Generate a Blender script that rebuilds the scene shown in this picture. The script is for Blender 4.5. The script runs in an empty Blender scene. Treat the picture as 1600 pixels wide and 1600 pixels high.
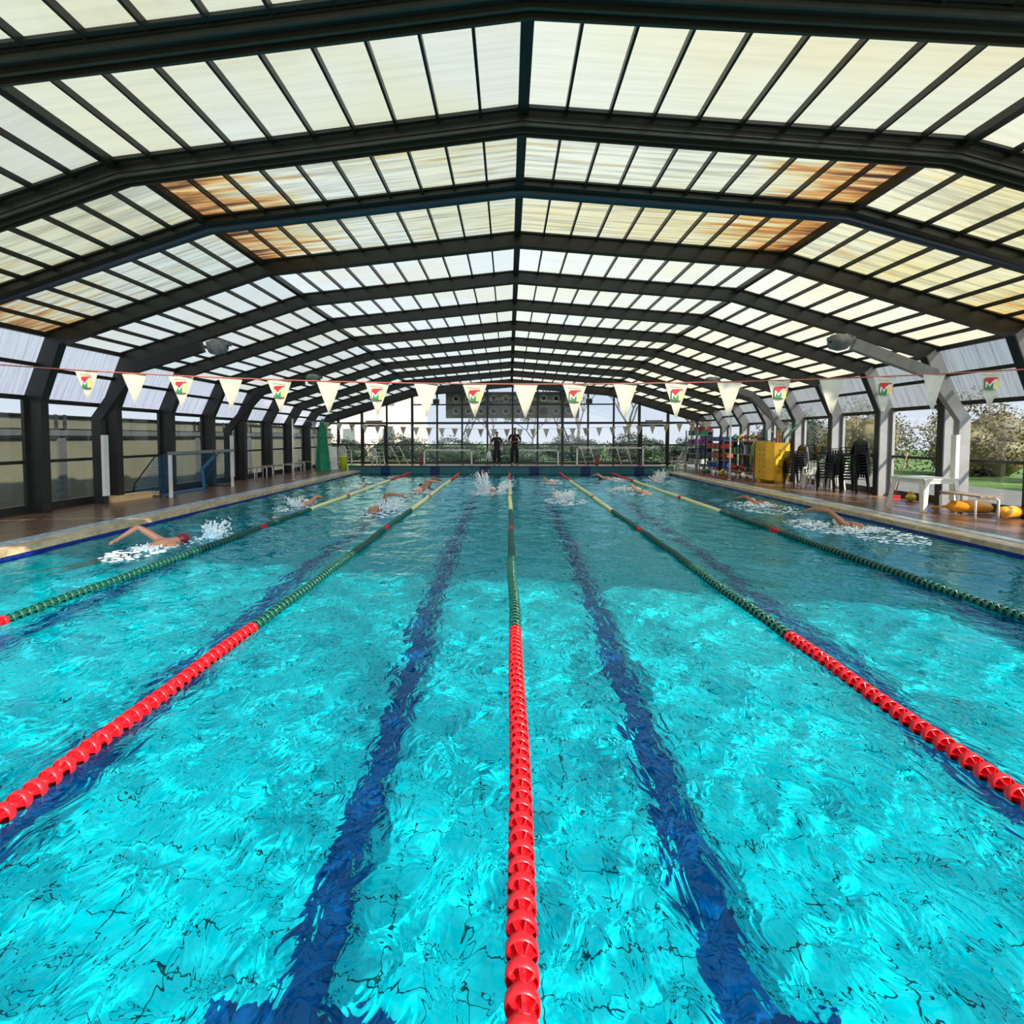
import bpy, math, random
import numpy as np
from mathutils import Vector, Matrix, Euler
C = bpy.context.scene
COL = C.collection
PI = math.pi
random.seed(7)

# ---------------------------------------------------------------- camera
cam = bpy.data.objects.new('camera', bpy.data.cameras.new('camera'))
COL.objects.link(cam)
yaw = pit = math.radians(2.5)
F = Vector((-math.sin(yaw)*math.cos(pit), math.cos(yaw)*math.cos(pit), -math.sin(pit)))
R_ = Vector((math.cos(yaw), math.sin(yaw), 0))
U = R_.cross(F)
m = Matrix((R_, U, -F)).transposed().to_4x4()
m.translation = (0, 0, 1.8)
cam.matrix_world = m
cam.data.sensor_width = 36
cam.data.lens = 790/1600*36
cam.data.shift_x = (800-759.5)/1600
cam.data.shift_y = -(800-717.5)/1600
cam.data.clip_end = 500
C.camera = cam

# ---------------------------------------------------------------- world, sun, exposure
C.view_settings.view_transform = 'Standard'
C.view_settings.look = 'None'
C.view_settings.gamma = 1
C.view_settings.exposure = 0.05
C.cycles.max_bounces = 14
C.cycles.diffuse_bounces = 6
C.cycles.transmission_bounces = 12
C.cycles.transparent_max_bounces = 16
C.cycles.sample_clamp_indirect = 12
SUN_DIR = Vector((-.50, .62, -.60)).normalized()     # the way the light travels
sl = bpy.data.lights.new('sun', 'SUN')
sl.energy = 8.5
sl.angle = math.radians(0.6)
sl.color = (1, .9, .74)
sl.cycles.is_caustics_light = True       # sunlight refracts through the waves onto the tiles
sun = bpy.data.objects.new('sun', sl)
COL.objects.link(sun)
sun.rotation_euler = SUN_DIR.to_track_quat('-Z', 'Y').to_euler()
sun.location = (10, -12, 20)

w = bpy.data.worlds.new('sky'); C.world = w
w.use_nodes = True
nt = w.node_tree; nt.nodes.clear()
def wn(t, **k):
    n = nt.nodes.new(t)
    for a, b in k.items(): setattr(n, a, b)
    return n
out = wn('ShaderNodeOutputWorld'); bg = wn('ShaderNodeBackground')
tc = wn('ShaderNodeTexCoord'); mp = wn('ShaderNodeMapping')
mp.inputs['Scale'].default_value = (1, 1, 3.0)
nz = wn('ShaderNodeTexNoise'); nz.inputs['Scale'].default_value = 2.2; nz.inputs['Detail'].default_value = 6
cr = wn('ShaderNodeValToRGB')
cr.color_ramp.elements[0].position = .40; cr.color_ramp.elements[0].color = (.33, .58, 1.0, 1)
cr.color_ramp.elements[1].position = .60; cr.color_ramp.elements[1].color = (1.0, .98, .93, 1)
nt.links.new(tc.outputs['Generated'], mp.inputs['Vector'])
nt.links.new(mp.outputs[0], nz.inputs['Vector'])
nt.links.new(nz.outputs['Fac'], cr.inputs['Fac'])
# added sky glow around the sun, out of view, to brighten the pool
dot = wn('ShaderNodeVectorMath', operation='DOT_PRODUCT'); dot.inputs[1].default_value = -SUN_DIR
nt.links.new(tc.outputs['Generated'], dot.inputs[0])
mr = wn('ShaderNodeMapRange'); mr.inputs['From Min'].default_value = .55; mr.inputs['From Max'].default_value = 1.0
mr.inputs['To Min'].default_value = 0; mr.inputs['To Max'].default_value = 1
nt.links.new(dot.outputs['Value'], mr.inputs['Value'])
pw = wn('ShaderNodeMath', operation='POWER'); pw.inputs[1].default_value = 2.0
nt.links.new(mr.outputs[0], pw.inputs[0])
mu = wn('ShaderNodeMath', operation='MULTIPLY_ADD'); mu.inputs[1].default_value = 5.0; mu.inputs[2].default_value = 1.05
nt.links.new(pw.outputs[0], mu.inputs[0])
sx_ = wn('ShaderNodeSeparateXYZ'); nt.links.new(tc.outputs['Generated'], sx_.inputs[0])
hz_ = wn('ShaderNodeMapRange'); hz_.inputs['From Min'].default_value = .0; hz_.inputs['From Max'].default_value = .30; hz_.inputs['To Min'].default_value = .9; hz_.inputs['To Max'].default_value = 0
nt.links.new(sx_.outputs['Z'], hz_.inputs['Value'])
hm = wn('ShaderNodeMix', data_type='RGBA'); hm.inputs[7].default_value = (.86, .90, 1.0, 1)
nt.links.new(hz_.outputs[0], hm.inputs[0]); nt.links.new(cr.outputs[0], hm.inputs[6])
nt.links.new(hm.outputs[2], bg.inputs['Color'])
nt.links.new(mu.outputs[0], bg.inputs['Strength'])
nt.links.new(bg.outputs[0], out.inputs['Surface'])

# ---------------------------------------------------------------- materials
def mat(name, col, rough=.5, metal=0, spec=.5, noise=None, bump=None, coat=0, trans=None):
    """noise=(scale, amount 0-1, (sx,sy,sz)) varies the colour; bump=(scale,strength,dist)"""
    m = bpy.data.materials.new(name); m.use_nodes = True
    t = m.node_tree; b = t.nodes['Principled BSDF']
    b.inputs['Base Color'].default_value = (*col, 1)
    b.inputs['Roughness'].default_value = rough
    b.inputs['Metallic'].default_value = metal
    b.inputs['Specular IOR Level'].default_value = spec
    b.inputs['Coat Weight'].default_value = coat
    if noise or bump:
        tc = t.nodes.new('ShaderNodeTexCoord')
    if noise:
        mp = t.nodes.new('ShaderNodeMapping'); mp.inputs['Scale'].default_value = noise[2] if len(noise) > 2 else (1, 1, 1)
        n = t.nodes.new('ShaderNodeTexNoise'); n.inputs['Scale'].default_value = noise[0]; n.inputs['Detail'].default_value = 5
        r = t.nodes.new('ShaderNodeValToRGB')
        a = noise[1]
        r.color_ramp.elements[0].position = .3; r.color_ramp.elements[1].position = .7
        r.color_ramp.elements[0].color = (*[c*(1-a) for c in col], 1)
        r.color_ramp.elements[1].color = (*[min(1, c*(1+a)) for c in col], 1)
        t.links.new(tc.outputs['Object'], mp.inputs[0]); t.links.new(mp.outputs[0], n.inputs['Vector'])
        t.links.new(n.outputs['Fac'], r.inputs['Fac']); t.links.new(r.outputs[0], b.inputs['Base Color'])
    if bump:
        n2 = t.nodes.new('ShaderNodeTexNoise'); n2.inputs['Scale'].default_value = bump[0]; n2.inputs['Detail'].default_value = 4
        bp = t.nodes.new('ShaderNodeBump'); bp.inputs['Strength'].default_value = bump[1]; bp.inputs['Distance'].default_value = bump[2]
        t.links.new(tc.outputs['Object'], n2.inputs['Vector']); t.links.new(n2.outputs['Fac'], bp.inputs['Height'])
        t.links.new(bp.outputs[0], b.inputs['Normal'])
    return m

M = {}
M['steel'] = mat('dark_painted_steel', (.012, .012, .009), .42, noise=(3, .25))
M['steel_side'] = mat('grey_and_sunlit_steel', (.27, .26, .26), .4, noise=(4, .12))  # right columns, jambs, arms: sunlight painted in as lighter grey; plain grey on rack
M['sky_sheen_steel'] = mat('sky_sheen_tube', (.03, .042, .075), .22)  # sky reflection on the tube, put into its colour as blue
M['rib'] = mat('worn_guide_rib', (.045, .042, .034), .4)
M['frame'] = mat('window_frame_dark', (.016, .016, .015), .4)
M['white'] = mat('white_paint', (.75, .74, .70), .35)
M['whiteplastic'] = mat('white_plastic', (.72, .70, .63), .35, noise=(6, .08))
M['blackplastic'] = mat('black_plastic', (.008, .008, .009), .35)
M['galv'] = mat('galvanised_metal', (.30, .31, .30), .35, metal=.6)
M['deck'] = mat('brown_wet_deck', (.15, .082, .05), .27, noise=(3.2, .6, (5, 1.2, 1)), bump=(14, .35, .012))
M['coping'] = mat('beige_coping', (.52, .38, .22), .3, noise=(7, .35))
M['gutter'] = mat('pale_gutter_grate', (.35, .46, .50), .25, noise=(9, .35))
M['woodseat'] = mat('bench_slats', (.33, .22, .15), .35, noise=(8, .3, (1, 9, 1)))
M['skin'] = mat('skin', (.62, .27, .15), .35, noise=(5, .12))
M['skin_tan'] = mat('tanned_skin', (.42, .16, .08), .35, noise=(5, .12))
M['skin_pale'] = mat('pale_skin', (.72, .42, .30), .35, noise=(5, .12))
M['redcap'] = mat('dark_red_cap', (.20, .008, .02), .35)
M['whitecap'] = mat('white_cap', (.78, .76, .62), .4)
M['blackcap'] = mat('black_hair', (.006, .005, .005), .5)
M['yellowcap'] = mat('pale_yellow_cap', (.62, .60, .20), .4)
M['swimwear'] = mat('navy_swimwear', (.01, .015, .05), .6)
M['cloth'] = mat('black_clothing', (.006, .006, .008), .8)
M['foam'] = mat('white_foam', (.88, .93, .95), .25)
M['red'] = mat('red_float', (.64, .008, .014), .28, noise=(2, .12))
M['green'] = mat('green_float', (.006, .085, .055), .3)
M['yellowf'] = mat('pale_yellow_float', (.80, .74, .36), .35)
M['cable'] = mat('cable', (.05, .06, .06), .5)
M['flag'] = mat('cream_flag_cloth', (.42, .395, .30), .8, noise=(14, .1))
M['f_red'] = mat('emblem_red', (.42, .01, .01), .8)
M['f_green'] = mat('emblem_green', (.02, .16, .03), .8)
M['f_gold'] = mat('emblem_gold', (.72, .45, .08), .8)
M['f_white'] = mat('emblem_white', (.52, .50, .43), .8)
M['f_grey'] = mat('emblem_faint_line', (.50, .48, .38), .8)
M['cord'] = mat('orange_red_cord', (.34, .07, .04), .7)
M['yel'] = mat('yellow_moulded_plastic', (.80, .42, .012), .35, noise=(3, .12))
M['dark'] = mat('dark_hole', (.015, .010, .004), .8)
M['orange'] = mat('orange_plastic', (.82, .34, .015), .35)
M['lime'] = mat('lime_plastic', (.60, .75, .01), .4)
M['curtain'] = mat('green_canvas', (.005, .22, .10), .7, noise=(5, .2))
M['boxwood'] = mat('pale_step_box', (.70, .46, .22), .6, noise=(5, .15))
M['lawn'] = mat('lawn', (.075, .145, .018), .9, noise=(.8, .5))
M['paving'] = mat('pale_paving', (.13, .12, .105), .8, noise=(2, .2))
M['leaf'] = mat('olive_leaves', (.085, .095, .018), .6, noise=(1.2, .55))
M['leaf2'] = mat('dark_leaves', (.014, .028, .012), .6, noise=(1.2, .5))
M['leaf3'] = mat('dry_leaves', (.15, .125, .05), .6, noise=(1.5, .5))
M['bark'] = mat('bark', (.12, .10, .08), .9, noise=(6, .3))
M['beige'] = mat('beige_shutter', (.13, .128, .09), .6, noise=(.8, .15))
M['outpost'] = mat('grey_outdoor_post', (.075, .08, .082), .5)
M['peach'] = mat('peach_render', (.80, .62, .52), .8, noise=(.5, .08))
M['roof'] = mat('terracotta_roof', (.35, .14, .08), .8)
M['duct'] = mat('duct_metal', (.24, .20, .15), .5, noise=(2, .2))
M['ring'] = mat('nozzle_ring', (.42, .36, .28), .4)
M['lampgrey'] = mat('lamp_grey', (.20, .20, .19), .5, noise=(8, .4))
for n, c in dict(t_red=(.36, .012, .012), t_blue=(.006, .05, .24), t_green=(.006, .12, .07), t_purple=(.14, .015, .15), t_yellow=(.55, .38, .02),
                 t_pink=(.42, .03, .07), t_lime=(.16, .28, .012), t_orange=(.45, .07, .01), t_navy=(.006, .012, .07), t_white=(.42, .42, .42), t_teal=(.01, .20, .16)).items():
    M[n] = mat('toy_'+n[2:], c, .4)

def net_mat(name, col):
    return mat(name, col, .8)
M['bluenet'] = net_mat('blue_net_cord', (.03, .14, .26))
M['palenet'] = net_mat('grey_net_cord', (.30, .32, .30))

def glass_mat():
    m = bpy.data.materials.new('window_glass'); m.use_nodes = True; t = m.node_tree; t.nodes.clear()
    o = t.nodes.new('ShaderNodeOutputMaterial'); mx = t.nodes.new('ShaderNodeMixShader')
    tr = t.nodes.new('ShaderNodeBsdfTransparent'); tr.inputs[0].default_value = (.84, .88, .86, 1)
    gl = t.nodes.new('ShaderNodeBsdfGlossy'); gl.inputs['Roughness'].default_value = .03
    lw = t.nodes.new('ShaderNodeLayerWeight'); lw.inputs[0].default_value = .5
    p5 = t.nodes.new('ShaderNodeMath'); p5.operation = 'POWER'; p5.inputs[1].default_value = 5
    fr = t.nodes.new('ShaderNodeMath'); fr.operation = 'MULTIPLY_ADD'; fr.inputs[1].default_value = .7; fr.inputs[2].default_value = .05
    t.links.new(lw.outputs['Facing'], p5.inputs[0]); t.links.new(p5.outputs[0], fr.inputs[0])
    t.links.new(fr.outputs[0], mx.inputs[0]); t.links.new(tr.outputs[0], mx.inputs[1]); t.links.new(gl.outputs[0], mx.inputs[2])
    t.links.new(mx.outputs[0], o.inputs[0]); return m
M['glass'] = glass_mat()

def panel_mat(name, base, streak, stain=0.0, clear=.0, axis='x', yellow=0.0):
    """translucent polycarbonate: streaks run down the slope, rust-brown stains gather at the knees"""
    m = bpy.data.materials.new(name); m.use_nodes = True; t = m.node_tree; t.nodes.clear()
    L = t.links.new
    N = t.nodes.new
    o = N('ShaderNodeOutputMaterial'); tcn = N('ShaderNodeTexCoord')
    mp = N('ShaderNodeMapping'); mp.inputs['Scale'].default_value = (.25, 6, .25) if axis == 'x' else (.6, 9, .3)
    n = N('ShaderNodeTexNoise'); n.inputs['Scale'].default_value = 2.0; n.inputs['Detail'].default_value = 7; n.inputs['Roughness'].default_value = .62
    L(tcn.outputs['Object'], mp.inputs[0]); L(mp.outputs[0], n.inputs['Vector'])
    r = N('ShaderNodeValToRGB')
    r.color_ramp.elements[0].position = .36; r.color_ramp.elements[0].color = (*[c*(1-streak) for c in base], 1)
    r.color_ramp.elements[1].position = .56; r.color_ramp.elements[1].color = (*base, 1)
    L(n.outputs['Fac'], r.inputs['Fac'])
    colr = r.outputs[0]
    # large soft patches of old yellowing
    if yellow > 0:
        n3 = N('ShaderNodeTexNoise'); n3.inputs['Scale'].default_value = .45; n3.inputs['Detail'].default_value = 2
        L(tcn.outputs['Object'], n3.inputs['Vector'])
        r3 = N('ShaderNodeValToRGB'); r3.color_ramp.elements[0].position = .42; r3.color_ramp.elements[1].position = .62
        r3.color_ramp.elements[0].color = (1, 1, 1, 1); r3.color_ramp.elements[1].color = (1, .97-yellow*.08, .90-yellow*.30, 1)
        L(n3.outputs['Fac'], r3.inputs['Fac'])
        mx3 = N('ShaderNodeMix'); mx3.data_type = 'RGBA'; mx3.blend_type = 'MULTIPLY'; mx3.inputs[0].default_value = 1
        L(colr, mx3.inputs[6]); L(r3.outputs[0], mx3.inputs[7]); colr = mx3.outputs[2]
    if stain > 0:
        sp = N('ShaderNodeSeparateXYZ'); L(tcn.outputs['Object'], sp.inputs[0])
        a1 = N('ShaderNodeMath'); a1.operation = 'SUBTRACT'; a1.inputs[1].default_value = .18; L(sp.outputs['X'], a1.inputs[0])
        a2 = N('ShaderNodeMath'); a2.operation = 'ABSOLUTE'; L(a1.outputs[0], a2.inputs[0])
        # rises towards 5.2 m (knee) then again towards 10 m (eave)
        md = N('ShaderNodeMath'); md.operation = 'MODULO'; md.inputs[1].default_value = 5.32; L(a2.outputs[0], md.inputs[0])
        rg = N('ShaderNodeMapRange'); rg.inputs['From Min'].default_value = 3.0; rg.inputs['From Max'].default_value = 5.2
        L(md.outputs[0], rg.inputs['Value'])
        mp2 = N('ShaderNodeMapping'); mp2.inputs['Scale'].default_value = (.35, 4.2, .3); L(tcn.outputs['Object'], mp2.inputs[0])
        n2 = N('ShaderNodeTexNoise'); n2.inputs['Scale'].default_value = 2.0; n2.inputs['Detail'].default_value = 5; L(mp2.outputs[0], n2.inputs['Vector'])
        ad = N('ShaderNodeMath'); ad.operation = 'MULTIPLY_ADD'; ad.inputs[1].default_value = .38*stain; L(rg.outputs[0], ad.inputs[0]); L(n2.outputs['Fac'], ad.inputs[2])
        r2 = N('ShaderNodeValToRGB'); e = r2.color_ramp.elements
        e[0].position = .58; e[0].color = (1, 1, 1, 1); e[1].position = .98; e[1].color = (.10, .035, .01, 1)
        k = e.new(.70); k.color = (1, .80, .52, 1); k = e.new(.82); k.color = (.8, .36, .12, 1)
        L(ad.outputs[0], r2.inputs['Fac'])
        mx = N('ShaderNodeMix'); mx.data_type = 'RGBA'; mx.blend_type = 'MULTIPLY'; mx.inputs[0].default_value = 1
        L(colr, mx.inputs[6]); L(r2.outputs[0], mx.inputs[7]); colr = mx.outputs[2]
    if axis == 'x':        # warm sunlight on the right slope, painted in as a yellow tint
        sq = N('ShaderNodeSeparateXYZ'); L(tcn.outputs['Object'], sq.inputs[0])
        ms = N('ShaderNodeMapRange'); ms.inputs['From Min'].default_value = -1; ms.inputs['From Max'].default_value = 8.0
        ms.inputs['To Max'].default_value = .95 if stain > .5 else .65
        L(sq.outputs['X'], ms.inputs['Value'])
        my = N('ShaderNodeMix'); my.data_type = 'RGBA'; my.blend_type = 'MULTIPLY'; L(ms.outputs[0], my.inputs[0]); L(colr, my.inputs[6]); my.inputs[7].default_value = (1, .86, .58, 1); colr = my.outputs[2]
    tl = N('ShaderNodeBsdfTranslucent'); L(colr, tl.inputs[0])
    gl = N('ShaderNodeBsdfGlossy'); gl.inputs['Roughness'].default_value = .25; gl.inputs[0].default_value = (.6, .6, .6, 1)
    m1 = N('ShaderNodeMixShader'); m1.inputs[0].default_value = .04; L(tl.outputs[0], m1.inputs[1]); L(gl.outputs[0], m1.inputs[2])
    res = m1.outputs[0]
    if clear > 0:
        tr = N('ShaderNodeBsdfTransparent'); tr.inputs[0].default_value = (.8, .84, .84, 1)
        m2 = N('ShaderNodeMixShader'); m2.inputs[0].default_value = clear; L(res, m2.inputs[1]); L(tr.outputs[0], m2.inputs[2]); res = m2.outputs[0]
    L(res, o.inputs[0]); return m
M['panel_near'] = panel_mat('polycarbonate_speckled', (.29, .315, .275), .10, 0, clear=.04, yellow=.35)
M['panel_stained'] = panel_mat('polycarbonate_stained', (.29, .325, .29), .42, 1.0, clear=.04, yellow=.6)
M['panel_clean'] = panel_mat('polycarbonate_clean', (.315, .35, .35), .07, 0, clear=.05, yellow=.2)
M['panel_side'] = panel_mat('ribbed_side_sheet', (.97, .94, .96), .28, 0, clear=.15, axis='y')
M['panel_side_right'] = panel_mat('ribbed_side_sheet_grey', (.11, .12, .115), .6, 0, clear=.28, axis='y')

def pool_mat(name, tile, joint, size, lane=False):
    m = bpy.data.materials.new(name); m.use_nodes = True; t = m.node_tree; L = t.links.new; N = t.nodes.new
    b = t.nodes['Principled BSDF']; b.inputs['Roughness'].default_value = .6; b.inputs['Specular IOR Level'].default_value = .0 if lane != 'wall' else .4
    tcn = N('ShaderNodeTexCoord'); br = N('ShaderNodeTexBrick')
    br.offset = 0; br.squash = 1
    br.inputs['Color1'].default_value = (*tile, 1); br.inputs['Color2'].default_value = (*[c*.93 for c in tile], 1)
    br.inputs['Mortar'].default_value = (*joint, 1); br.inputs['Scale'].default_value = 1
    br.inputs['Brick Width'].default_value = size; br.inputs['Row Height'].default_value = size; br.inputs['Mortar Size'].default_value = .006
    br.inputs['Mortar Smooth'].default_value = .2
    if lane == 'wall':
        sp = N('ShaderNodeSeparateXYZ'); cb = N('ShaderNodeCombineXYZ'); L(tcn.outputs['Object'], sp.inputs[0])
        L(sp.outputs['X'], cb.inputs[0]); L(sp.outputs['Z'], cb.inputs[1]); L(cb.outputs[0], br.inputs['Vector'])
    else:
        L(tcn.outputs['Object'], br.inputs['Vector'])
    L(br.outputs['Color'], b.inputs['Base Color']); return m
M['pooltile'] = pool_mat('cyan_pool_tiles', (.001, .50, .53), (.0, .045, .06), .25)
M['lanetile'] = pool_mat('dark_blue_lane_tiles', (.001, .062, .19), (.0, .03, .09), .25)
M['walltile'] = pool_mat('teal_wall_tiles', (.03, .15, .165), (.006, .03, .035), .13, 'wall')
M['wallblue'] = pool_mat('blue_wall_tiles', (.006, .03, .11), (.003, .01, .04), .13, 'wall')
M['edgeblue'] = mat('cobalt_edge_tiles', (.01, .02, .22), .25, noise=(20, .4))

def water_mat():
    m = bpy.data.materials.new('pool_water'); m.use_nodes = True; t = m.node_tree; t.nodes.clear(); L = t.links.new; N = t.nodes.new
    o = N('ShaderNodeOutputMaterial'); g = N('ShaderNodeBsdfGlass'); g.inputs['IOR'].default_value = 1.33
    g.inputs['Color'].default_value = (.55, .93, 1, 1); g.inputs['Roughness'].default_value = 0
    tcn = N('ShaderNodeTexCoord')
    mp = N('ShaderNodeMapping'); mp.inputs['Rotation'].default_value = (0, 0, .5); mp.inputs['Scale'].default_value = (1, .62, 1)
    n = N('ShaderNodeTexNoise'); n.inputs['Scale'].default_value = 7.5; n.inputs['Detail'].default_value = 2.5; n.inputs['Distortion'].default_value = .9
    bp = N('ShaderNodeBump'); bp.inputs['Strength'].default_value = 1; bp.inputs['Distance'].default_value = .013
    L(tcn.outputs['Object'], mp.inputs[0]); L(mp.outputs[0], n.inputs['Vector']); L(n.outputs['Fac'], bp.inputs['Height']); L(bp.outputs[0], g.inputs['Normal'])
    L(g.outputs[0], o.inputs[0]); return m
M['water'] = water_mat()

# ---------------------------------------------------------------- mesh helpers
class MB:
    def __init__(s): s.v = []; s.f = []; s.mi = []; s.cur = 0; s.sm = []
    def add(s, vs, fs, smooth=False):
        o = len(s.v); s.v += [tuple(p) for p in vs]
        for f in fs:
            s.f.append([i+o for i in f]); s.mi.append(s.cur); s.sm.append(smooth)
    def box(s, a, b):
        x0, y0, z0 = [min(p, q) for p, q in zip(a, b)]; x1, y1, z1 = [max(p, q) for p, q in zip(a, b)]
        s.add([(x0,y0,z0),(x1,y0,z0),(x1,y1,z0),(x0,y1,z0),(x0,y0,z1),(x1,y0,z1),(x1,y1,z1),(x0,y1,z1)],
              [(0,3,2,1),(4,5,6,7),(0,1,5,4),(1,2,6,5),(2,3,7,6),(3,0,4,7)])
    def bar(s, p, q, w, h, up=(0, 0, 1)):
        """rectangular bar from p to q; w across, h along up"""
        p = Vector(p); q = Vector(q); d = (q-p).normalized(); u = Vector(up)
        a = d.cross(u)
        if a.length < 1e-4: a = d.cross(Vector((0, 1, 0)))
        a.normalize(); u = a.cross(d).normalized(); a = a*w/2; u = u*h/2
        vs = [p-a-u, p+a-u, p+a+u, p-a+u, q-a-u, q+a-u, q+a+u, q-a+u]
        s.add(vs, [(0,3,2,1),(4,5,6,7),(0,1,5,4),(1,2,6,5),(2,3,7,6),(3,0,4,7)])
    def tube(s, pts, r, n=8, caps=True):
        pts = [Vector(p) for p in pts]; rr = r if isinstance(r, (list, tuple)) else [r]*len(pts)
        vs = []; fs = []; ref = None
        for i, p in enumerate(pts):
            d = (pts[min(i+1, len(pts)-1)]-pts[max(i-1, 0)]).normalized()
            if ref is None:
                ref = d.cross(Vector((0, 0, 1)));
                if ref.length < 1e-3: ref = d.cross(Vector((0, 1, 0)))
            a = (ref - d*ref.dot(d)).normalized(); ref = a; b = d.cross(a)
            for k in range(n):
                t = 2*PI*k/n; vs.append(p+(a*math.cos(t)+b*math.sin(t))*rr[i])
        for i in range(len(pts)-1):
            for k in range(n):
                fs.append((i*n+k, i*n+(k+1) % n, (i+1)*n+(k+1) % n, (i+1)*n+k))
        if caps:
            fs.append(tuple(range(n))[::-1]); fs.append(tuple((len(pts)-1)*n+k for k in range(n)))
        s.add(vs, fs, n > 5)
    def lathe(s, prof, c=(0, 0, 0), axis='z', n=16):
        """prof: list of (r, t) along the axis"""
        vs = []; fs = []
        for r, t in prof:
            for k in range(n):
                a = 2*PI*k/n; x, y = r*math.cos(a), r*math.sin(a)
                p = {'z': (x, y, t), 'y': (x, t, y), 'x': (t, x, y)}[axis]
                vs.append((p[0]+c[0], p[1]+c[1], p[2]+c[2]))
        for i in range(len(prof)-1):
            for k in range(n): fs.append((i*n+k, i*n+(k+1) % n, (i+1)*n+(k+1) % n, (i+1)*n+k))
        s.add(vs, fs, True)
    def strip(s, A, B, y0, y1):
        """solid between polylines A and B (lists of (x,z)), extruded in y"""
        n = len(A); vs = []
        for (x, z) in A: vs += [(x, y0, z), (x, y1, z)]
        for (x, z) in B: vs += [(x, y0, z), (x, y1, z)]
        o = 2*n; fs = []
        for i in range(n-1):
            a, b = 2*i, 2*i+2
            fs += [(a, a+1, b+1, b), (o+a, o+b, o+b+1, o+a+1), (a, b, o+b, o+a), (a+1, o+a+1, o+b+1, b+1)]
        fs += [(0, o, o+1, 1), (2*n-2, 2*n-1, o+2*n-1, o+2*n-2)]
        s.add(vs, fs)
    def sphere(s, c, r, n=8, m=6, sc=(1, 1, 1)):
        vs = []; fs = []
        for i in range(m+1):
            th = PI*i/m
            for k in range(n):
                a = 2*PI*k/n; vs.append((c[0]+r*sc[0]*math.sin(th)*math.cos(a), c[1]+r*sc[1]*math.sin(th)*math.sin(a), c[2]+r*sc[2]*math.cos(th)))
        for i in range(m):
            for k in range(n): fs.append((i*n+k, (i+1)*n+k, (i+1)*n+(k+1) % n, i*n+(k+1) % n))
        s.add(vs, fs, True)
    def mesh(s, name, mats):
        me = bpy.data.meshes.new(name); me.from_pydata(s.v, [], s.f); me.update()
        for mt in (mats if isinstance(mats, (list, tuple)) else [mats]): me.materials.append(mt)
        me.polygons.foreach_set('material_index', s.mi); me.polygons.foreach_set('use_smooth', s.sm)
        return me
    def build(s, name, mats, parent=None, loc=None):
        return link(name, s.mesh(name, mats), parent, loc)
def link(name, me, parent=None, loc=None):
    o = bpy.data.objects.new(name, me); COL.objects.link(o)
    if parent: o.parent = parent
    if loc: o.location = loc
    return o
def tag(o, label=None, cat=None, group=None, kind=None):
    if label: o['label'] = label
    if cat: o['category'] = cat
    if group: o['group'] = group
    if kind: o['kind'] = kind
    return o
def thing(name, label, cat, loc=(0, 0, 0), rz=0, group=None, kind=None):
    o = bpy.data.objects.new(name, None); COL.objects.link(o); o.location = loc; o.rotation_euler = (0, 0, rz)
    o.empty_display_size = .2
    return tag(o, label, cat, group, kind)
def copy_tree(o, parent=None):
    c = o.copy(); COL.objects.link(c); c.parent = parent
    for ch in [x for x in bpy.data.objects if x.parent == o]: copy_tree(ch, c)
    return c
def dup(o, loc, rz=None, label=None, rot=None):
    c = copy_tree(o); c.location = loc
    if rz is not None: c.rotation_euler = (0, 0, rz)
    if rot: c.rotation_euler = rot
    if label: c['label'] = label
    return c
ORD = ['first', 'second', 'third', 'fourth', 'fifth', 'sixth', 'seventh', 'eighth', 'ninth', 'tenth', 'eleventh', 'twelfth', 'thirteenth', 'fourteenth',
       'fifteenth', 'sixteenth', 'seventeenth', 'eighteenth', 'nineteenth', 'twentieth', 'twenty-first', 'twenty-second', 'twenty-third', 'twenty-fourth',
       'twenty-fifth', 'twenty-sixth', 'twenty-seventh', 'twenty-eighth', 'twenty-ninth', 'thirtieth', 'thirty-first', 'thirty-second', 'thirty-third']

# ---------------------------------------------------------------- pool shell, deck, water
XL, XR, YF, YN = -7.40, 7.72, 24.95, 0.0
DZ, FZ = .15, .36
DEP = 2.15
LANES = [-6.12, -3.62, -1.16, 1.29, 3.80, 6.40]
ROPES = [-4.87, -2.38, .06, 2.52, 5.07]

fl = MB(); fl.add([(XL, YN, -DEP), (XR, YN, -DEP), (XR, YF, -DEP), (XL, YF, -DEP)], [(0, 1, 2, 3)])
o = fl.build('floor', M['pooltile']); tag(o, 'cyan tiled bottom of the swimming pool seen through water', 'floor', kind='structure')
b = MB()
for x in LANES:
    z = -DEP+.006
    b.box((x-.14, 2.3, -DEP), (x+.14, YF-2.0, z))
    b.box((x-.5, 2.3, -DEP), (x+.5, 2.64, z+.001)); b.box((x-.55, YF-2.3, -DEP), (x+.55, YF-2.0, z+.001))
o2 = b.build('lane_marking', M['lanetile'], o); o2['label'] = 'dark blue lane lines on the pool bottom'
# basin walls
b = MB(); b.box((XL-.15, YN, -DEP), (XL, YF, .0)); ow = b.build('wall_basin_left', M['pooltile']); tag(ow, 'left side wall of the pool basin', 'wall', kind='structure')
b = MB(); b.box((XL, YN, -.22), (XL+.006, YF, .04)); b.build('waterline_tiles', M['edgeblue'], ow)['label'] = 'cobalt blue waterline tiles'
b = MB(); b.box((XR, YN, -DEP), (XR+.15, YF, .0)); ow = b.build('wall_basin_right', M['pooltile']); tag(ow, 'right side wall of the pool basin', 'wall', kind='structure')
b = MB(); b.box((XR-.006, YN, -.22), (XR, YF, .04)); b.build('waterline_tiles', M['edgeblue'], ow)['label'] = 'cobalt blue waterline tiles'
b = MB(); b.box((XL-.15, YN-.2, -DEP), (XR+.15, YN, .10)); ow = b.build('wall_basin_near', M['pooltile']); tag(ow, 'near end wall of the pool basin', 'wall', kind='structure')
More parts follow.
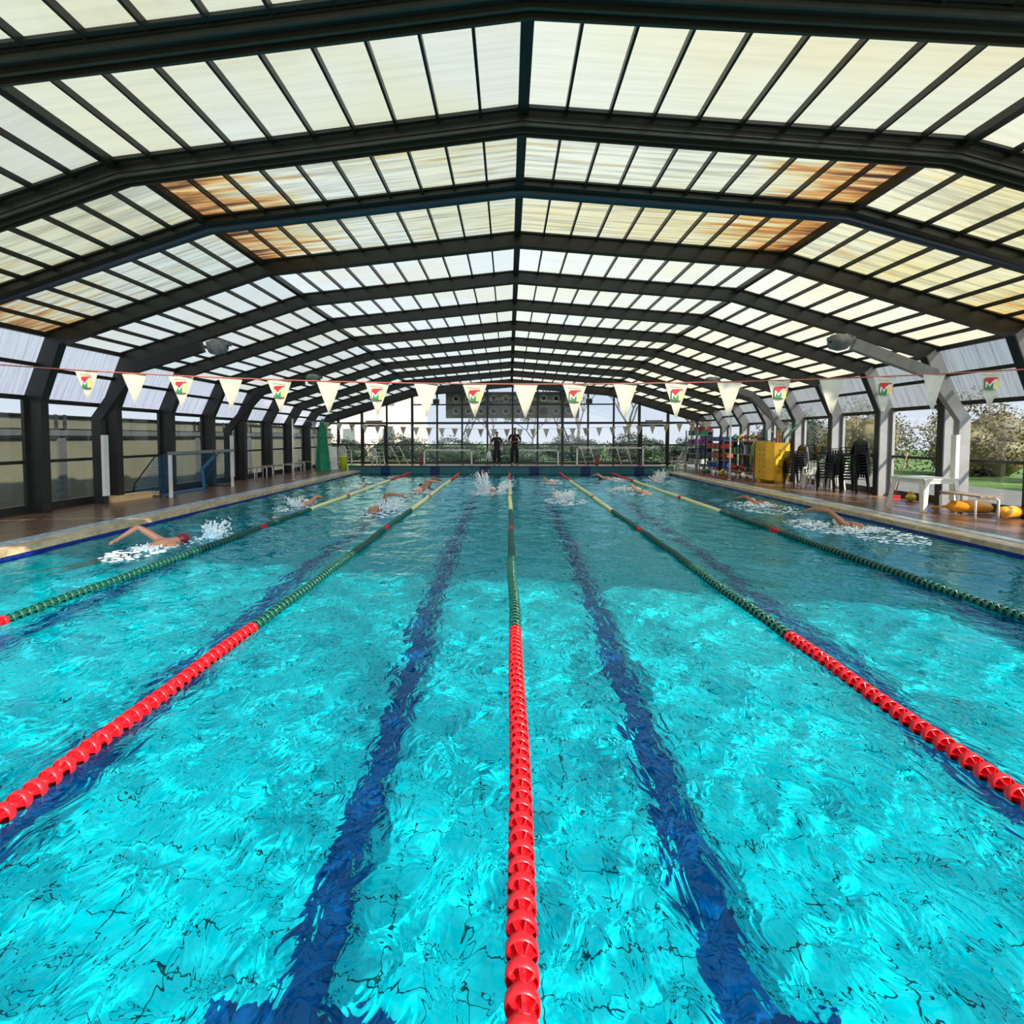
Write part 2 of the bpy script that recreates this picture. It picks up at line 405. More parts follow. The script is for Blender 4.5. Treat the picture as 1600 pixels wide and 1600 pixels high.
b = MB(); b.box((XL, YF, -DEP), (XR, YF+.2, -.3)); b.box((-7.98, YF, -.3), (8.05, YF+.25, FZ))
ow = b.build('wall_basin_end', M['walltile']); tag(ow, 'raised teal tiled end wall of the pool', 'wall', kind='structure')
b = MB()
for x in LANES: b.box((x-.24, YF-.006, -1.2), (x+.24, YF, FZ-.03))
b.build('lane_target', M['wallblue'], ow)['label'] = 'dark blue lane targets on the end wall'
b = MB(); b.box((-8.0, YF-.02, FZ-.03), (8.07, YF+.3, FZ+.015)); b.build('end_coping', M['frame'], ow)

def floor_piece(name, a, bb, mt, label):
    q = MB(); q.box(a, bb); return tag(q.build(name, mt), label, 'floor', kind='structure')
floor_piece('floor_deck_left', (-10.75, -2, -.05), (-7.98, YF, DZ), M['deck'], 'brown wet deck along the left side of the pool')
floor_piece('floor_deck_right', (8.30, -2, -.05), (10.95, YF, DZ), M['deck'], 'brown wet deck along the right side of the pool')
floor_piece('floor_deck_near', (-7.98, -3, -.05), (8.30, YN-.2, DZ), M['deck'], 'brown deck at the near end of the pool')
floor_piece('floor_deck_back_left', (-10.75, YF, -.05), (-7.98, 27.5, DZ), M['deck'], 'brown deck corner at the far left')
floor_piece('floor_deck_back_right', (8.05, YF, -.05), (10.95, 27.5, DZ), M['deck'], 'brown deck corner at the far right')
floor_piece('floor_deck_end', (-7.98, YF+.25, -.05), (8.05, 27.5, FZ), M['deck'], 'raised deck behind the far end of the pool')
for nm, x0, x1, mt, lb in (('trim_1', -7.72, -7.38, M['coping'], 'beige coping on the left pool edge'), ('trim_2', -7.98, -7.72, M['gutter'], 'pale blue gutter grate on the left deck'),
                           ('trim_3', 7.70, 8.04, M['coping'], 'beige coping on the right pool edge'), ('trim_4', 8.04, 8.30, M['gutter'], 'pale blue gutter grate on the right deck')):
    q = MB(); q.box((x0, -1, .04), (x1, YF, DZ-.02 if mt is M['coping'] else DZ-.005)); tag(q.build(nm, mt), lb, 'trim', kind='structure')

# water surface with real waves
rng = np.random.default_rng(3)
nx, ny = 300, 500
X, Y = np.meshgrid(np.linspace(XL+.012, XR-.012, nx), np.linspace(YN+.01, YF-.012, ny))
Z = np.zeros_like(X)
wp = 0.15*np.sin(.9*X+.4*Y)+.2*np.sin(.5*Y-.7*X+1)
for i in range(46):
    lam = .22*(1.9/.22)**rng.random()
    th = rng.uniform(0, PI*2); kx, ky = 2*PI/lam*np.cos(th), 2*PI/lam*np.sin(th)
    amp = .0021*lam**.85*rng.uniform(.5, 1.2)
    env = .55+.45*np.sin(.35*X*rng.uniform(.5, 1.5)+.3*Y*rng.uniform(.5, 1.5)+rng.uniform(0, 6))
    Z += amp*env*np.sin(kx*X+ky*Y+rng.uniform(0, 6.28)+wp*3)
# rougher where people swim
Z *= 1+.9*np.clip((Y-8)/10, 0, 1)
Z -= Z.mean()
vs = np.stack([X, Y, Z], -1).reshape(-1, 3)
idx = np.arange(nx*ny).reshape(ny, nx)
fs = np.stack([idx[:-1, :-1], idx[:-1, 1:], idx[1:, 1:], idx[1:, :-1]], -1).reshape(-1, 4)
me = bpy.data.meshes.new('pool_water'); me.vertices.add(len(vs)); me.vertices.foreach_set('co', vs.ravel())
me.loops.add(len(fs)*4); me.loops.foreach_set('vertex_index', fs.ravel())
me.polygons.add(len(fs)); me.polygons.foreach_set('loop_start', np.arange(0, len(fs)*4, 4)); me.polygons.foreach_set('loop_total', np.full(len(fs), 4))
me.polygons.foreach_set('use_smooth', np.ones(len(fs), bool)); me.update(calc_edges=True); me.materials.append(M['water'])
wo_ = link('pool_water', me); wo_.cycles.is_caustics_caster = True
bpy.data.objects['floor'].cycles.is_caustics_receiver = True
for nm_ in ('wall_basin_left', 'wall_basin_right', 'wall_basin_end', 'lane_marking'): bpy.data.objects[nm_].cycles.is_caustics_receiver = True
tag(wo_, 'rippling turquoise water filling the swimming pool', 'water', kind='stuff')

# ---------------------------------------------------------------- enclosure: frames, roof sheets, side windows
CXR = .18
FY = [2.0, 4.26, 6.5, 8.45, 10.5, 12.6, 14.7, 16.8, 18.9, 21.0, 23.1, 25.2, 27.3]      # frame positions f0..f12
#        ridge knee1 knee2   for bay i (between frame i and i+1)
BAY = [(5.52, 5.06, 3.7), (5.92, 5.40, 4.0), (6.02, 5.50, 4.08), (5.98, 5.48, 4.04), (5.88, 5.38, 3.95), (5.75, 5.26, 3.83), (5.62, 5.14, 3.70),
       (5.50, 5.02, 3.58), (5.37, 4.90, 3.45), (5.23, 4.77, 3.32), (5.10, 4.64, 3.20), (4.92, 4.44, 3.02)]
XK1, XK2, XW = 5.31, 10.05, 10.62
def head(y): return 2.66-.021*(y-10.5)
def outer(i, y):
    r, k1, k2 = BAY[i]
    P = [(-XW, DZ), (-XW, head(y)), (-XK2, k2), (-XK1, k1), (0, r), (XK1, k1), (XK2, k2), (XW, head(y)), (XW, DZ)]
    return [(x+CXR, z) for x, z in P]
def inset(P, dcol, droof):
    """offset a profile inwards: columns by dcol, roof by droof"""
    (a, b, c, d, e, f, g, h, i) = P
    return [(a[0]+dcol, a[1]), (b[0]+dcol, b[1]-.08), (c[0]+dcol*.72, c[1]-droof*.9), (d[0]+.06, d[1]-droof), (e[0], e[1]-droof), (f[0]-.06, f[1]-droof),
            (g[0]-dcol*.72, g[1]-droof*.9), (h[0]-dcol, h[1]-.08), (i[0]-dcol, i[1])]
ORDF = ['nearest', 'second', 'third', 'fourth', 'fifth', 'sixth', 'seventh', 'eighth', 'ninth', 'tenth', 'eleventh', 'twelfth', 'last']
tn = 5
for k in range(1, 13):
    y = FY[k]; i = min(k-1, 11)
    P = outer(i, y)
    dr, tk = .27, .12
    if k == 1: dr, tk = .07, .26
    if k == 2: dr, tk = .17, .24
    if k == 3: dr, tk = .10, .20
    if k == 12: dr, tk = .42, .14
    root = thing('trim_%d' % tn, 'dark steel portal frame spanning the hall, %s from the camera' % ORDF[k-1], 'frame', kind='structure'); tn += 1
    I = inset(P, .38, dr)
    b = MB(); b.strip(P[2:7], I[2:7], y, y+tk); b.build('roof_beam', M['steel'], root)
    for s_, a in (('left', slice(0, 3)), ('right', slice(6, 9))):
        b = MB(); b.strip(P[a], I[a], y, y+tk); b.build('column', M['steel'] if s_ == 'left' else M['steel_side'], root)  # right column takes the lighter steel with sunlight painted in
        # thin dark flanges on both edges of the column web
        b = MB(); Q = I[a]; b.strip(Q, [(x+(.03 if s_ == 'left' else -.03), z) for x, z in Q], y-.035, y+tk+.035)
        b.build('flange', M['frame'], root)
    # flanges along the roof beam
    b = MB(); lo = [(x, z-.02) for x, z in I[2:7]]; b.strip(I[2:7], lo, y-.03, y+tk+.03)
    hi = [(x, z+.03) for x, z in P[2:7]]; b.strip(hi, [(x, z-.03) for x, z in P[2:7]], y-.05, y+tk+.1); b.build('flange', M['steel'], root)
    if k in (1, 2):
        b = MB(); A2 = [(x, z-.045) for x, z in P[2:7]]; b.strip(A2, [(x, z-.03) for x, z in A2], y-.10, y-.05); b.build('gasket_rail', M['frame'], root)
    if k in (1, 2):
        for yy in (y-.01, y+tk*.5, y+tk-.02):
            b = MB(); A2 = [(x, z-.02) for x, z in I[2:7]]; b.strip(A2, [(x, z-.045) for x, z in A2], yy, yy+.03); b.build('guide_rib', M['rib'], root)
    if k == 3:
        b = MB(); b.tube([(x, y+.20, z-.13) for x, z in P[1:8]], .085, 10); b.build('round_tube', M['sky_sheen_steel'], root)

# roof sheets per bay, with purlins
def lerp(a, b, t): return (a[0]+(b[0]-a[0])*t, a[1]+(b[1]-a[1])*t)
bayname = ['nearest', 'second', 'third', 'fourth', 'fifth', 'sixth', 'seventh', 'eighth', 'ninth', 'tenth', 'eleventh', 'farthest']
wn_ = 1
for i in range(12):
    y0, y1 = FY[i], FY[i+1]
    P = outer(i, y1)
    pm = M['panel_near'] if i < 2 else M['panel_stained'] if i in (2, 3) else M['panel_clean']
    b = MB(); t_ = .012
    sheet = P[2:7]
    b.strip(sheet, [(x, z-t_) for x, z in sheet], y0+.06, y1)
    # single skin so light passes the sheet once
    b = MB()
    for (p, q) in zip(sheet[:-1], sheet[1:]):
        b.add([(p[0], y0+.06, p[1]), (q[0], y0+.06, q[1]), (q[0], y1, q[1]), (p[0], y1, p[1])], [(0, 1, 2, 3)])
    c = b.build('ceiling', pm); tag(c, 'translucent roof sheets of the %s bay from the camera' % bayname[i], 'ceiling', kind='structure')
    segs = [(sheet[2], sheet[1], 10), (sheet[2], sheet[3], 10), (sheet[1], sheet[0], 9), (sheet[3], sheet[4], 9)]
    pw_, ph_ = .032, .075
    for (p, q, n) in segs:
        for j in range(1, n):
            a = lerp(p, q, j/n); b = MB(); b.bar((a[0], y0+.1, a[1]-ph_/2-.003), (a[0], y1, a[1]-ph_/2-.003), pw_, ph_)
            b.build('purlin', M['steel'], c)
    for a, ww, hh in ((sheet[2], .13, .10), (sheet[1], .12, .10), (sheet[3], .12, .10), (sheet[0], .09, .10), (sheet[4], .09, .10)):
        b = MB(); b.bar((a[0], y0+.1, a[1]-hh/2-.01), (a[0], y1, a[1]-hh/2-.01), ww, hh); b.build('ridge_rail' if a is sheet[2] else 'knee_rail', M['steel'], c)
    # curved side sheets + windows, left and right
    for side in (0, 1):
        k2, hd, bs = (P[2], P[1], P[0]) if side == 0 else (P[6], P[7], P[8])
        sg = 1 if side == 0 else -1
        md = lerp(hd, k2, .5)
        wnm = thing('window_%d' % wn_, 'tall glazed bay on the %s wall, %s from the camera' % ('left' if side == 0 else 'right', bayname[i]), 'window', kind='structure'); wn_ += 1
        b = MB()
        for (p, q) in ((hd, md), (md, k2)):
            b.add([(p[0], y0+.1, p[1]), (q[0], y0+.1, q[1]), (q[0], y1, q[1]), (p[0], y1, p[1])], [(0, 1, 2, 3)])
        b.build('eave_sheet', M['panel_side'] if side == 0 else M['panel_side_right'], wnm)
        for a in (hd, md):
            b = MB(); b.bar((a[0]+sg*.04, y0+.1, a[1]), (a[0]+sg*.04, y1, a[1]), .07, .08); b.build('rail', M['frame'], wnm)
        ym, hz = 1.26, hd[1]
        xx = bs[0]+sg*.05
        b = MB(); b.box((xx-.03, y0+.14, DZ), (xx+.03, y1, DZ+.18)); b.build('kick_plate', M['frame'], wnm)
        b = MB(); b.box((xx-.03, y0+.14, ym-.035), (xx+.03, y1, ym+.035)); b.build('rail', M['frame'], wnm)
        for yy in (y0+.12, y1-.09):
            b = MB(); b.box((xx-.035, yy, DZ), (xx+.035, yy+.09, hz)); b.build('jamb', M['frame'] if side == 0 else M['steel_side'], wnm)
        b = MB(); b.box((xx-.03, y0+.14, hz-.06), (xx+.03, y1, hz+.02)); b.build('top_rail', M['frame'], wnm)
        b = MB(); b.add([(xx, y0+.14, DZ+.18), (xx, y1, DZ+.18), (xx, y1, hz), (xx, y0+.14, hz)], [(0, 1, 2, 3)]); b.build('pane', M['glass'], wnm)

# end wall: mullions, transoms, glass
YE = 27.36
MX = [-9.29, -7.98, -6.61, -5.21, -3.85, -2.49, -1.12, .23, 1.58, 2.91, 4.27, 5.63, 6.98, 8.49, 10.02]
def gable(x):
    a = abs(x-CXR)
    return 4.48-.085*a if a < XK1 else 4.03-(a-XK1)*.30
root = thing('wall_back', 'glazed gable wall at the far end of the hall', 'wall', kind='structure')
for j, x in enumerate(MX):
    hw = .065 if j in (0, 1, 3, 9, 12, 13) else .045
    b = MB(); b.box((x-hw, YE-.06, FZ if -7.9 < x < 8 else DZ), (x+hw, YE+.06, gable(x)+.3)); b.build('mullion', M['frame'], root)
for z, h in ((2.56, .06), (1.39, .035), (FZ+.05, .05)):
    b = MB(); b.box((-10.4, YE-.05, z-h), (10.75, YE+.05, z+h)); b.build('transom', M['frame'], root)
b = MB(); b.box((-5.21, YE-.05, 3.52), (5.63, YE+.05, 3.59)); b.build('transom', M['frame'], root)
b = MB(); xs = [-10.4, -8.2, -XK1+CXR, CXR, XK1+CXR, 8.6, 10.75]
b.strip([(x, gable(x)+.02) for x in xs], [(x, gable(x)+.9) for x in xs], YE-.08, YE+.02); b.build('gable_board', M['steel'], root)
b = MB(); vsx = [(x, YE, gable(x)) for x in xs]; b.add([(xs[0], YE, DZ), (xs[-1], YE, DZ)]+vsx[::-1], [tuple(range(len(xs)+2))])
b.build('pane', M['glass'], root)
for nm, x0, x1 in (('door_1', -7.91, -6.67), ('door_2', 7.05, 8.42)):
    d = thing(nm, 'glass double door in the %s part of the far gable wall' % ('left' if x0 < 0 else 'right'), 'door', (0, 0, 0), kind='structure')
    b = MB()
    for x in (x0, x1): b.box((x-.07, YE-.12, FZ if x0 < 0 else FZ), (x+.07, YE-.06, 2.45))
    b.box((x0, YE-.12, 2.36), (x1, YE-.06, 2.48)); b.build('door_frame', M['frame'], d)
    b = MB(); b.box(((x0+x1)/2-.45, YE-.14, 2.56), ((x0+x1)/2+.45, YE-.06, 2.70)); b.build('closer_box', M['lampgrey'], d)

# ---------------------------------------------------------------- outdoors
q = MB()
for a_, b_ in (((-60, -40), (-10.75, 120)), ((10.95, -40), (60, 120)), ((-10.75, 27.5), (10.95, 120)), ((-10.75, -40), (10.95, -3))): q.box((*a_, -.15), (*b_, -.06))
tag(q.build('ground_lawn', M['lawn']), 'green lawn around the pool hall', 'lawn', kind='structure')
q = MB(); q.box((10.95, -10, -.08), (17.0, 40, .0)); tag(q.build('path_right', M['paving']), 'pale paved strip outside the right windows', 'path', kind='structure')
q = MB(); q.box((-15, -10, -.08), (-10.75, 40, .02)); tag(q.build('path_left', M['paving']), 'pale paved strip outside the left windows', 'path', kind='structure')
root = thing('outbuilding', 'low grey-framed outbuilding with beige shutters outside the left windows', 'building', (-12.7, 0, 0))
b = MB(); b.box((-.35, 4, 0), (-.05, 36, 2.38)); b.build('shutter_wall', M['beige'], root)
for j in range(15):
    y = 5.45+j*2.1
    b = MB(); b.box((-.05, y-.12, 0), (.03, y+.12, 2.05)); b.build('post', M['outpost'], root)
    for s_ in (-.16, .12): b = MB(); b.box((-.05, y+s_, 2.0), (.02, y+s_+.05, 2.44)); b.build('sash_stile', M['frame'], root)
b = MB(); b.box((-.05, 4, 1.84), (.05, 36, 2.0)); b.build('rail', M['outpost'], root)
for z in (1.80, 2.02, 2.40):
    b = MB(); b.box((-.06, 4, z-.02), (.03, 36, z+.02)); b.build('rail', M['frame'], root)

def leaf_blob(b, c, r, n, size, seed):
    rg = np.random.default_rng(seed)
    d = rg.normal(size=(n, 3)); d /= np.linalg.norm(d, axis=1)[:, None]
    rad = (.55+.45*rg.random(n))**.7*(1+.18*np.sin(5*d[:, 0]+3*d[:, 2])+.12*np.sin(9*d[:, 1]+seed))
    p = d*rad[:, None]*np.array(r)+np.array(c)
    a = rg.normal(size=(n, 3)); a /= np.linalg.norm(a, axis=1)[:, None]
    e = np.cross(a, rg.normal(size=(n, 3))); e /= np.linalg.norm(e, axis=1)[:, None]
    s_ = size*(.6+.8*rg.random(n))[:, None]
    A = p-a*s_; B = p+e*s_*.5; C_ = p+a*s_; D = p-e*s_*.5
    o0 = len(b.v); V = np.stack([A, B, C_, D], 1).reshape(-1, 3)
    b.v += [tuple(x) for x in V.tolist()]
    for k in range(n): b.f.append([o0+4*k, o0+4*k+1, o0+4*k+2, o0+4*k+3]); b.mi.append(b.cur); b.sm.append(False)
def bush(x, y, rx, ry, h, mt, label, seed, n=2600):
    r = thing('bush', label, 'bush', (x, y, -.06), group='bushes outside the hall')
    b = MB(); rr_ = random.Random(seed)
    for _ in range(7): a_ = rr_.uniform(0, 6.28); b.sphere((.35*rx*math.cos(a_), .35*ry*math.sin(a_), h*rr_.uniform(.25, .5)), 1, 10, 7, (rx*.48, ry*.48, h*.28))
    leaf_blob(b, (0, 0, h*.45), (rx, ry, h*.55), int(n*2.2), .075, seed); b.build('foliage', M[mt], r)
    b = MB()
    for k in range(4): b.tube([(0, 0, 0), (.2*math.cos(k*1.6), .2*math.sin(k*1.6), h*.3), (.6*rx*math.cos(k*1.6), .6*ry*math.sin(k*1.6), h*.7)], [.06, .04, .015], 6)
    b.build('stem', M['bark'], r)
bspec = [(22.0, 11.0, 2.0, 2.0, 3.6, 'leaf2', 'dark green bush outside the nearest right window'),
         (21.5, 15.5, 2.2, 2.2, 3.9, 'leaf', 'olive sunlit bush outside the right windows, behind the white table'),
         (23.5, 20.5, 2.2, 2.2, 3.7, 'leaf', 'round olive bush outside the right windows, nearer its darker neighbour'),
         (22.5, 25.5, 2.3, 2.3, 3.9, 'leaf3', 'straw-coloured bush outside the right windows behind the black chairs'),
         (21.0, 30.6, 2.3, 2.3, 3.9, 'leaf3', 'dry brown bush outside the right windows behind the toy racks'),
         (19.5, 35.5, 2.6, 2.6, 3.9, 'leaf2', 'dark bush farthest back outside the right windows'),
         (27.5, 10.5, 2.2, 2.2, 4.4, 'leaf2', 'tall dark bush in the back row beyond the lawn'),
         (28.0, 17.5, 2.5, 2.5, 4.6, 'leaf2', 'broad dark bush in the back row beyond the lawn')]
for k, (x, y, rx, ry, h, mt, lb) in enumerate(bspec): bush(x, y, rx, ry, h, mt, lb, 20+k)
for k, x in enumerate([-13, -8.5, -4, .5, 5, 9.5, 14]):
    bush(x, 38.5+.8*math.sin(k*2), 2.7, 1.2, 1.9+.25*math.sin(k*1.7), 'leaf2', 'low dark hedge bush beyond the far gable, %s from the left' % ORD[k], 50+k, 1800)
bush(-16.5, 33, 1.8, 1.8, 4.2, 'leaf', 'yellow-green bush outside the far left corner behind the green canvas', 70)
def tree(x, y, h, seed, label, leaves=0, mt='leaf3'):
    rd = random.Random(seed); r = thing('tree', label, 'tree', (x, y, -.06), group='trees beyond the far gable')
    b = MB(); tips = []
    def grow(p, d, L_, rr, lv):
        q = p+d*L_; b.tube([p, (p+q)/2+Vector((rd.uniform(-.05, .05), rd.uniform(-.05, .05), 0))*L_, q], [rr, rr*.85, rr*.7], 5, caps=False)
        if lv == 0: tips.append(q); return
        for _ in range(3 if lv > 1 else 4):
            a = Vector((rd.uniform(-1, 1), rd.uniform(-1, 1), rd.uniform(-.2, .8))); grow(q, (d*.9+a*.75).normalized(), L_*rd.uniform(.62, .8), rr*.6, lv-1)
    grow(Vector((0, 0, 0)), Vector((0, 0, 1)), h*.33, h*.022, 5); b.build('branches', M['bark'], r)
    if leaves:
        b = MB(); rg = random.Random(seed+1)
        for t in tips:
            leaf_blob(b, tuple(t), (.5, .5, .4), leaves, .09, rg.randint(0, 9999))
        b.build('foliage', M[mt], r)
tree(6.3, 45.5, 7.8, 3, 'bare grey tree behind the far gable, just right of the duct')
tree(11.2, 47.5, 8.3, 5, 'bare tree behind the far gable near the right door')
tree(16.5, 46, 8.0, 8, 'bare tree at the far right corner of the gable')
tree(2.2, 45.5, 5.0, 11, 'small sunlit yellow-leaved tree behind the two standing men', 7, 'leaf')
tree(-1.6, 46.5, 5.2, 14, 'small pale tree left of the two standing men', 5, 'leaf3')
# pale house behind the gable, left
root = thing('house', 'pale peach rendered house behind the left part of the far gable', 'building', (-15.5, 50, -.06))
b = MB(); b.box((-9, 0, 0), (6.2, 8, 8.2)); b.build('wall', M['peach'], root)
b = MB(); b.strip([(-9.6, 8.1), (-1.5, 10.2), (6.8, 8.1)], [(-9.6, 8.4), (-1.5, 10.5), (6.8, 8.4)], -.5, 8.5); b.build('roof', M['roof'], root)
for (x, z) in ((-6, 1.2), (-1, 1.2), (3, 1.2), (-6, 5), (-1, 5), (3, 5)):
    b = MB(); b.box((x, -.05, z), (x+1.2, .02, z+1.5)); b.build('window', M['galv'], root)
# two lattice mast legs
for xm, s_, lb in ((-4.6, 1, 'dark lattice mast leaning right behind the far gable'), (5.2, -1, 'dark lattice mast leaning left behind the far gable')):
    r = thing('lattice_mast', lb, 'mast', (xm, 42.5, -.06))
    b = MB()
    for o_ in (0, .5): b.bar((o_, 0, 0), (o_+s_*2.4, 0, 6.0), .08, .08)
    for k in range(8):
        z = k*.75; xx = s_*2.4*z/6; b.bar((xx, 0, z), (xx+.5+s_*.3, 0, z+.75), .05, .05); b.bar((xx+.5, 0, z), (xx+s_*.3, 0, z+.75), .05, .05)
    b.build('lattice', M['frame'], r)

# ---------------------------------------------------------------- heating duct with nozzles, lamps
root = thing('air_duct', 'long bronze air duct box with two rows of round nozzles across the far gable', 'duct', (.21, 27.6, 2.85))
b = MB(); b.box((-3.62, 0, 0), (3.62, .55, 1.40)); b.box((-3.62, -.02, .68), (3.62, 0, .72)); b.build('casing', M['duct'], root)
xs_ = [-3.05+.72*k*(6.1/6.48) for k in range(10)]
for row, z in enumerate((.35, 1.03)):
    for k, x in enumerate(xs_):
        rr = .27 if (row == 0 and k == 7) else .21
        n_ = bpy.data.objects.new('nozzle', None)
        b = MB(); b.lathe([(rr, 0), (rr, -.06), (rr*.93, -.08), (rr*.62 if rr < .25 else rr*.9, -.03), (rr*.5 if rr < .25 else rr*.86, 0)], (x, -.01, z), 'y', 18); nz_ = b.build('nozzle', M['ring'], root)
        b = MB(); ri = rr*.48 if rr < .25 else rr*.84
        b.lathe([(ri, -.012), (.001, -.012)], (x+random.uniform(-.02, .02), -.01, z), 'y', 16); b.build('throat', M['dark'], nz_)

def mast(name, label, pts, y, lamp, wide, sleeve=True, sgn=1):
    r = thing(name, label, 'lamp', (0, 0, 0), group='floodlight arms on the side walls')
    n = len(pts); a = []
    # offset polyline
    A = [Vector((p[0], p[1])) for p in pts]; I = []
    for i_, p in enumerate(A):
        d0 = (A[i_]-A[max(i_-1, 0)]); d1 = (A[min(i_+1, n-1)]-A[i_]); d = (d0.normalized() if d0.length else Vector((0, 0)))+(d1.normalized() if d1.length else Vector((0, 0)))
        d.normalize(); nrm = Vector((d.y, -d.x))*sgn; I.append(p+nrm*wide)
    b = MB(); b.strip([tuple(p) for p in A], [tuple(p) for p in I], y, y+.14); b.build('arm', M['frame'] if sgn > 0 else M['steel_side'], r)  # right arms: sunlight painted in by the lighter steel
    if sleeve:
        b = MB(); x0 = pts[0][0]+sgn*wide; b.box((x0-sgn*.02, y-.02, .35), (x0+sgn*.06, y+.12, 1.85)); b.build('sleeve', M['white'], r)
    lx, lz = lamp
    b = MB(); b.lathe([(.03, -.22), (.16, -.20), (.20, -.05), (.17, .12), (.10, .2), (.02, .22)], (lx, y+.07, lz), 'x', 12)
    b.box((lx-.25, y-.04, lz+.03), (lx+.28, y+.16, lz+.12)); b.build('lamp_head', M['lampgrey'], r)
    b = MB(); b.tube([(lx-sgn*.3, y+.07, lz+.1), (lx-sgn*.15, y+.07, lz+.18), (lx, y+.07, lz+.15)], .02, 6); b.build('bracket', M['galv'], r)
mast('floodlight', 'black bent floodlight arm with white sleeve beside the pale step box', [(-10.22, DZ), (-10.22, 2.3), (-9.25, 3.58), (-7.45, 4.12)], 12.0, (-7.02, 3.98), .26, True, 1)
mast('floodlight', 'sunlit grey bent floodlight arm rising behind the white plastic table', [(10.52, DZ), (10.52, 2.25), (9.75, 3.35), (7.95, 4.05)], 12.0, (7.62, 3.98), .26, True, -1)
mast('floodlight', 'black bent floodlight arm behind the blue-netted goal', [(-10.35, DZ), (-10.35, 2.1), (-9.0, 3.55), (-7.4, 3.95)], 18.0, (-7.0, 3.88), .25, True, 1)
mast('floodlight', 'dark bent floodlight arm behind the yellow perforated bin', [(10.6, DZ), (10.6, 2.1), (9.3, 3.5), (7.95, 3.95)], 19.6, (7.72, 3.9), .25, False, -1)
for x, lb in ((-3.87, 'small box speaker fixed to the gable mullion left of the duct'), (4.28, 'small box speaker fixed to the gable mullion right of the duct')):
    r = thing('wall_speaker', lb, 'speaker', (x, 27.15, 3.7)); b = MB(); b.box((-.16, -.12, -.14), (.16, .1, .14)); b.build('housing', M['lampgrey'], r)
    b = MB(); b.box((-.13, -.135, -.11), (.13, -.12, .11)); b.build('grille', M['frame'], r)
    b = MB(); b.box((-.03, .1, -.05), (.03, .18, .05)); b.build('bracket', M['frame'], r)

# ---------------------------------------------------------------- lane ropes
def float_mesh(mt, n=16):
    b = MB(); h = .058
    b.lathe([(.053, -.017), (.058, -.014), (.058, .014), (.053, .017), (.052, .010), (.052, -.010), (.053, -.017)], (0, 0, 0), 'y', n)
    b.lathe([(.016, -.040), (.020, -.036), (.020, .036), (.016, .040)], (0, 0, 0), 'y', 8)
    b.lathe([(.046, .030), (.048, .026), (.046, .022), (.044, .026), (.046, .030)], (0, 0, 0), 'y', 12)
    for k in range(6):
        a = PI*k/3+.3; d = Vector((math.cos(a), 0, math.sin(a))); t = Vector((-math.sin(a), 0, math.cos(a)))*.0016
        pr = [(.018, -.036), (.053, -.014), (.053, .014), (.046, .028), (.018, .036)]
        v = [tuple(d*r+Vector((0, y, 0))+t) for r, y in pr]+[tuple(d*r+Vector((0, y, 0))-t) for r, y in pr]
        b.add(v, [(0, 1, 2, 3, 4), (9, 8, 7, 6, 5), (0, 5, 6, 1), (1, 6, 7, 2), (2, 7, 8, 3), (3, 8, 9, 4)])
    # a solid disc wall behind the fins
    b.lathe([(.052, .002), (.020, .002)], (0, 0, 0), 'y', n)
    return b, b.mesh('lane_float', mt)
fmb, FR = float_mesh(M['red']); _, FG = float_mesh(M['green']); _, FYW = float_mesh(M['yellowf'])
def lod(mt_i, y, x, b):
    b.cur = mt_i
    b.lathe([(.015, y-.036), (.052, y-.018), (.056, y), (.052, y+.018), (.015, y+.036)], (x, 0, .02), 'y', 8)
ropename = ['lane rope nearest the left wall', 'lane rope left of the centre one', 'lane rope running straight from the camera down the middle', 'lane rope right of the centre one', 'lane rope nearest the right wall']
PITCH = .083
def rope_col(y):
    if abs(y-9.75) < .14 or abs(y-15.1) < .12: return 0
    return 0 if y < 4.62 else 1 if y < 12.2 else 2 if y < 20.6 else 0
START = [3.2, 1.3, .35, 1.3, 3.4]
for k, x in enumerate(ROPES):
    def wob(y): return .010*math.sin(y*.9+k*2)+.006*math.sin(y*2.3+k)
    r = thing('lane_rope', 'red, green and yellow '+ropename[k], 'lane rope', (x, 0, 0), group='floating lane ropes')
    b = MB(); b.tube([(wob(y/2), y/2, .02) for y in range(0, 50)]+[(wob(24.9), 24.9, .03)], .006, 5); b.build('cable', M['cable'], r)
    y = START[k]; n = 0; far = MB()
    while y < 24.75:
        c_ = rope_col(y)
        if n < 100:
            f = link('float', (FR, FG, FYW)[c_], r, (wob(y), y, .018+.004*math.sin(y*5)))
            f.rotation_euler = (random.uniform(-.05, .05), random.uniform(0, 1.0), random.uniform(-.05, .05))
        else: lod(c_, y, wob(y), far)
        n += 1; y += PITCH
    # nearer than the frame shows: merged with the far ones
    y = START[k]-PITCH
    while y > .1: lod(rope_col(y), y, wob(y), far); y -= PITCH
    fo = far.build('float_row', [M['red'], M['green'], M['yellowf']], r); fo['kind'] = 'stuff'

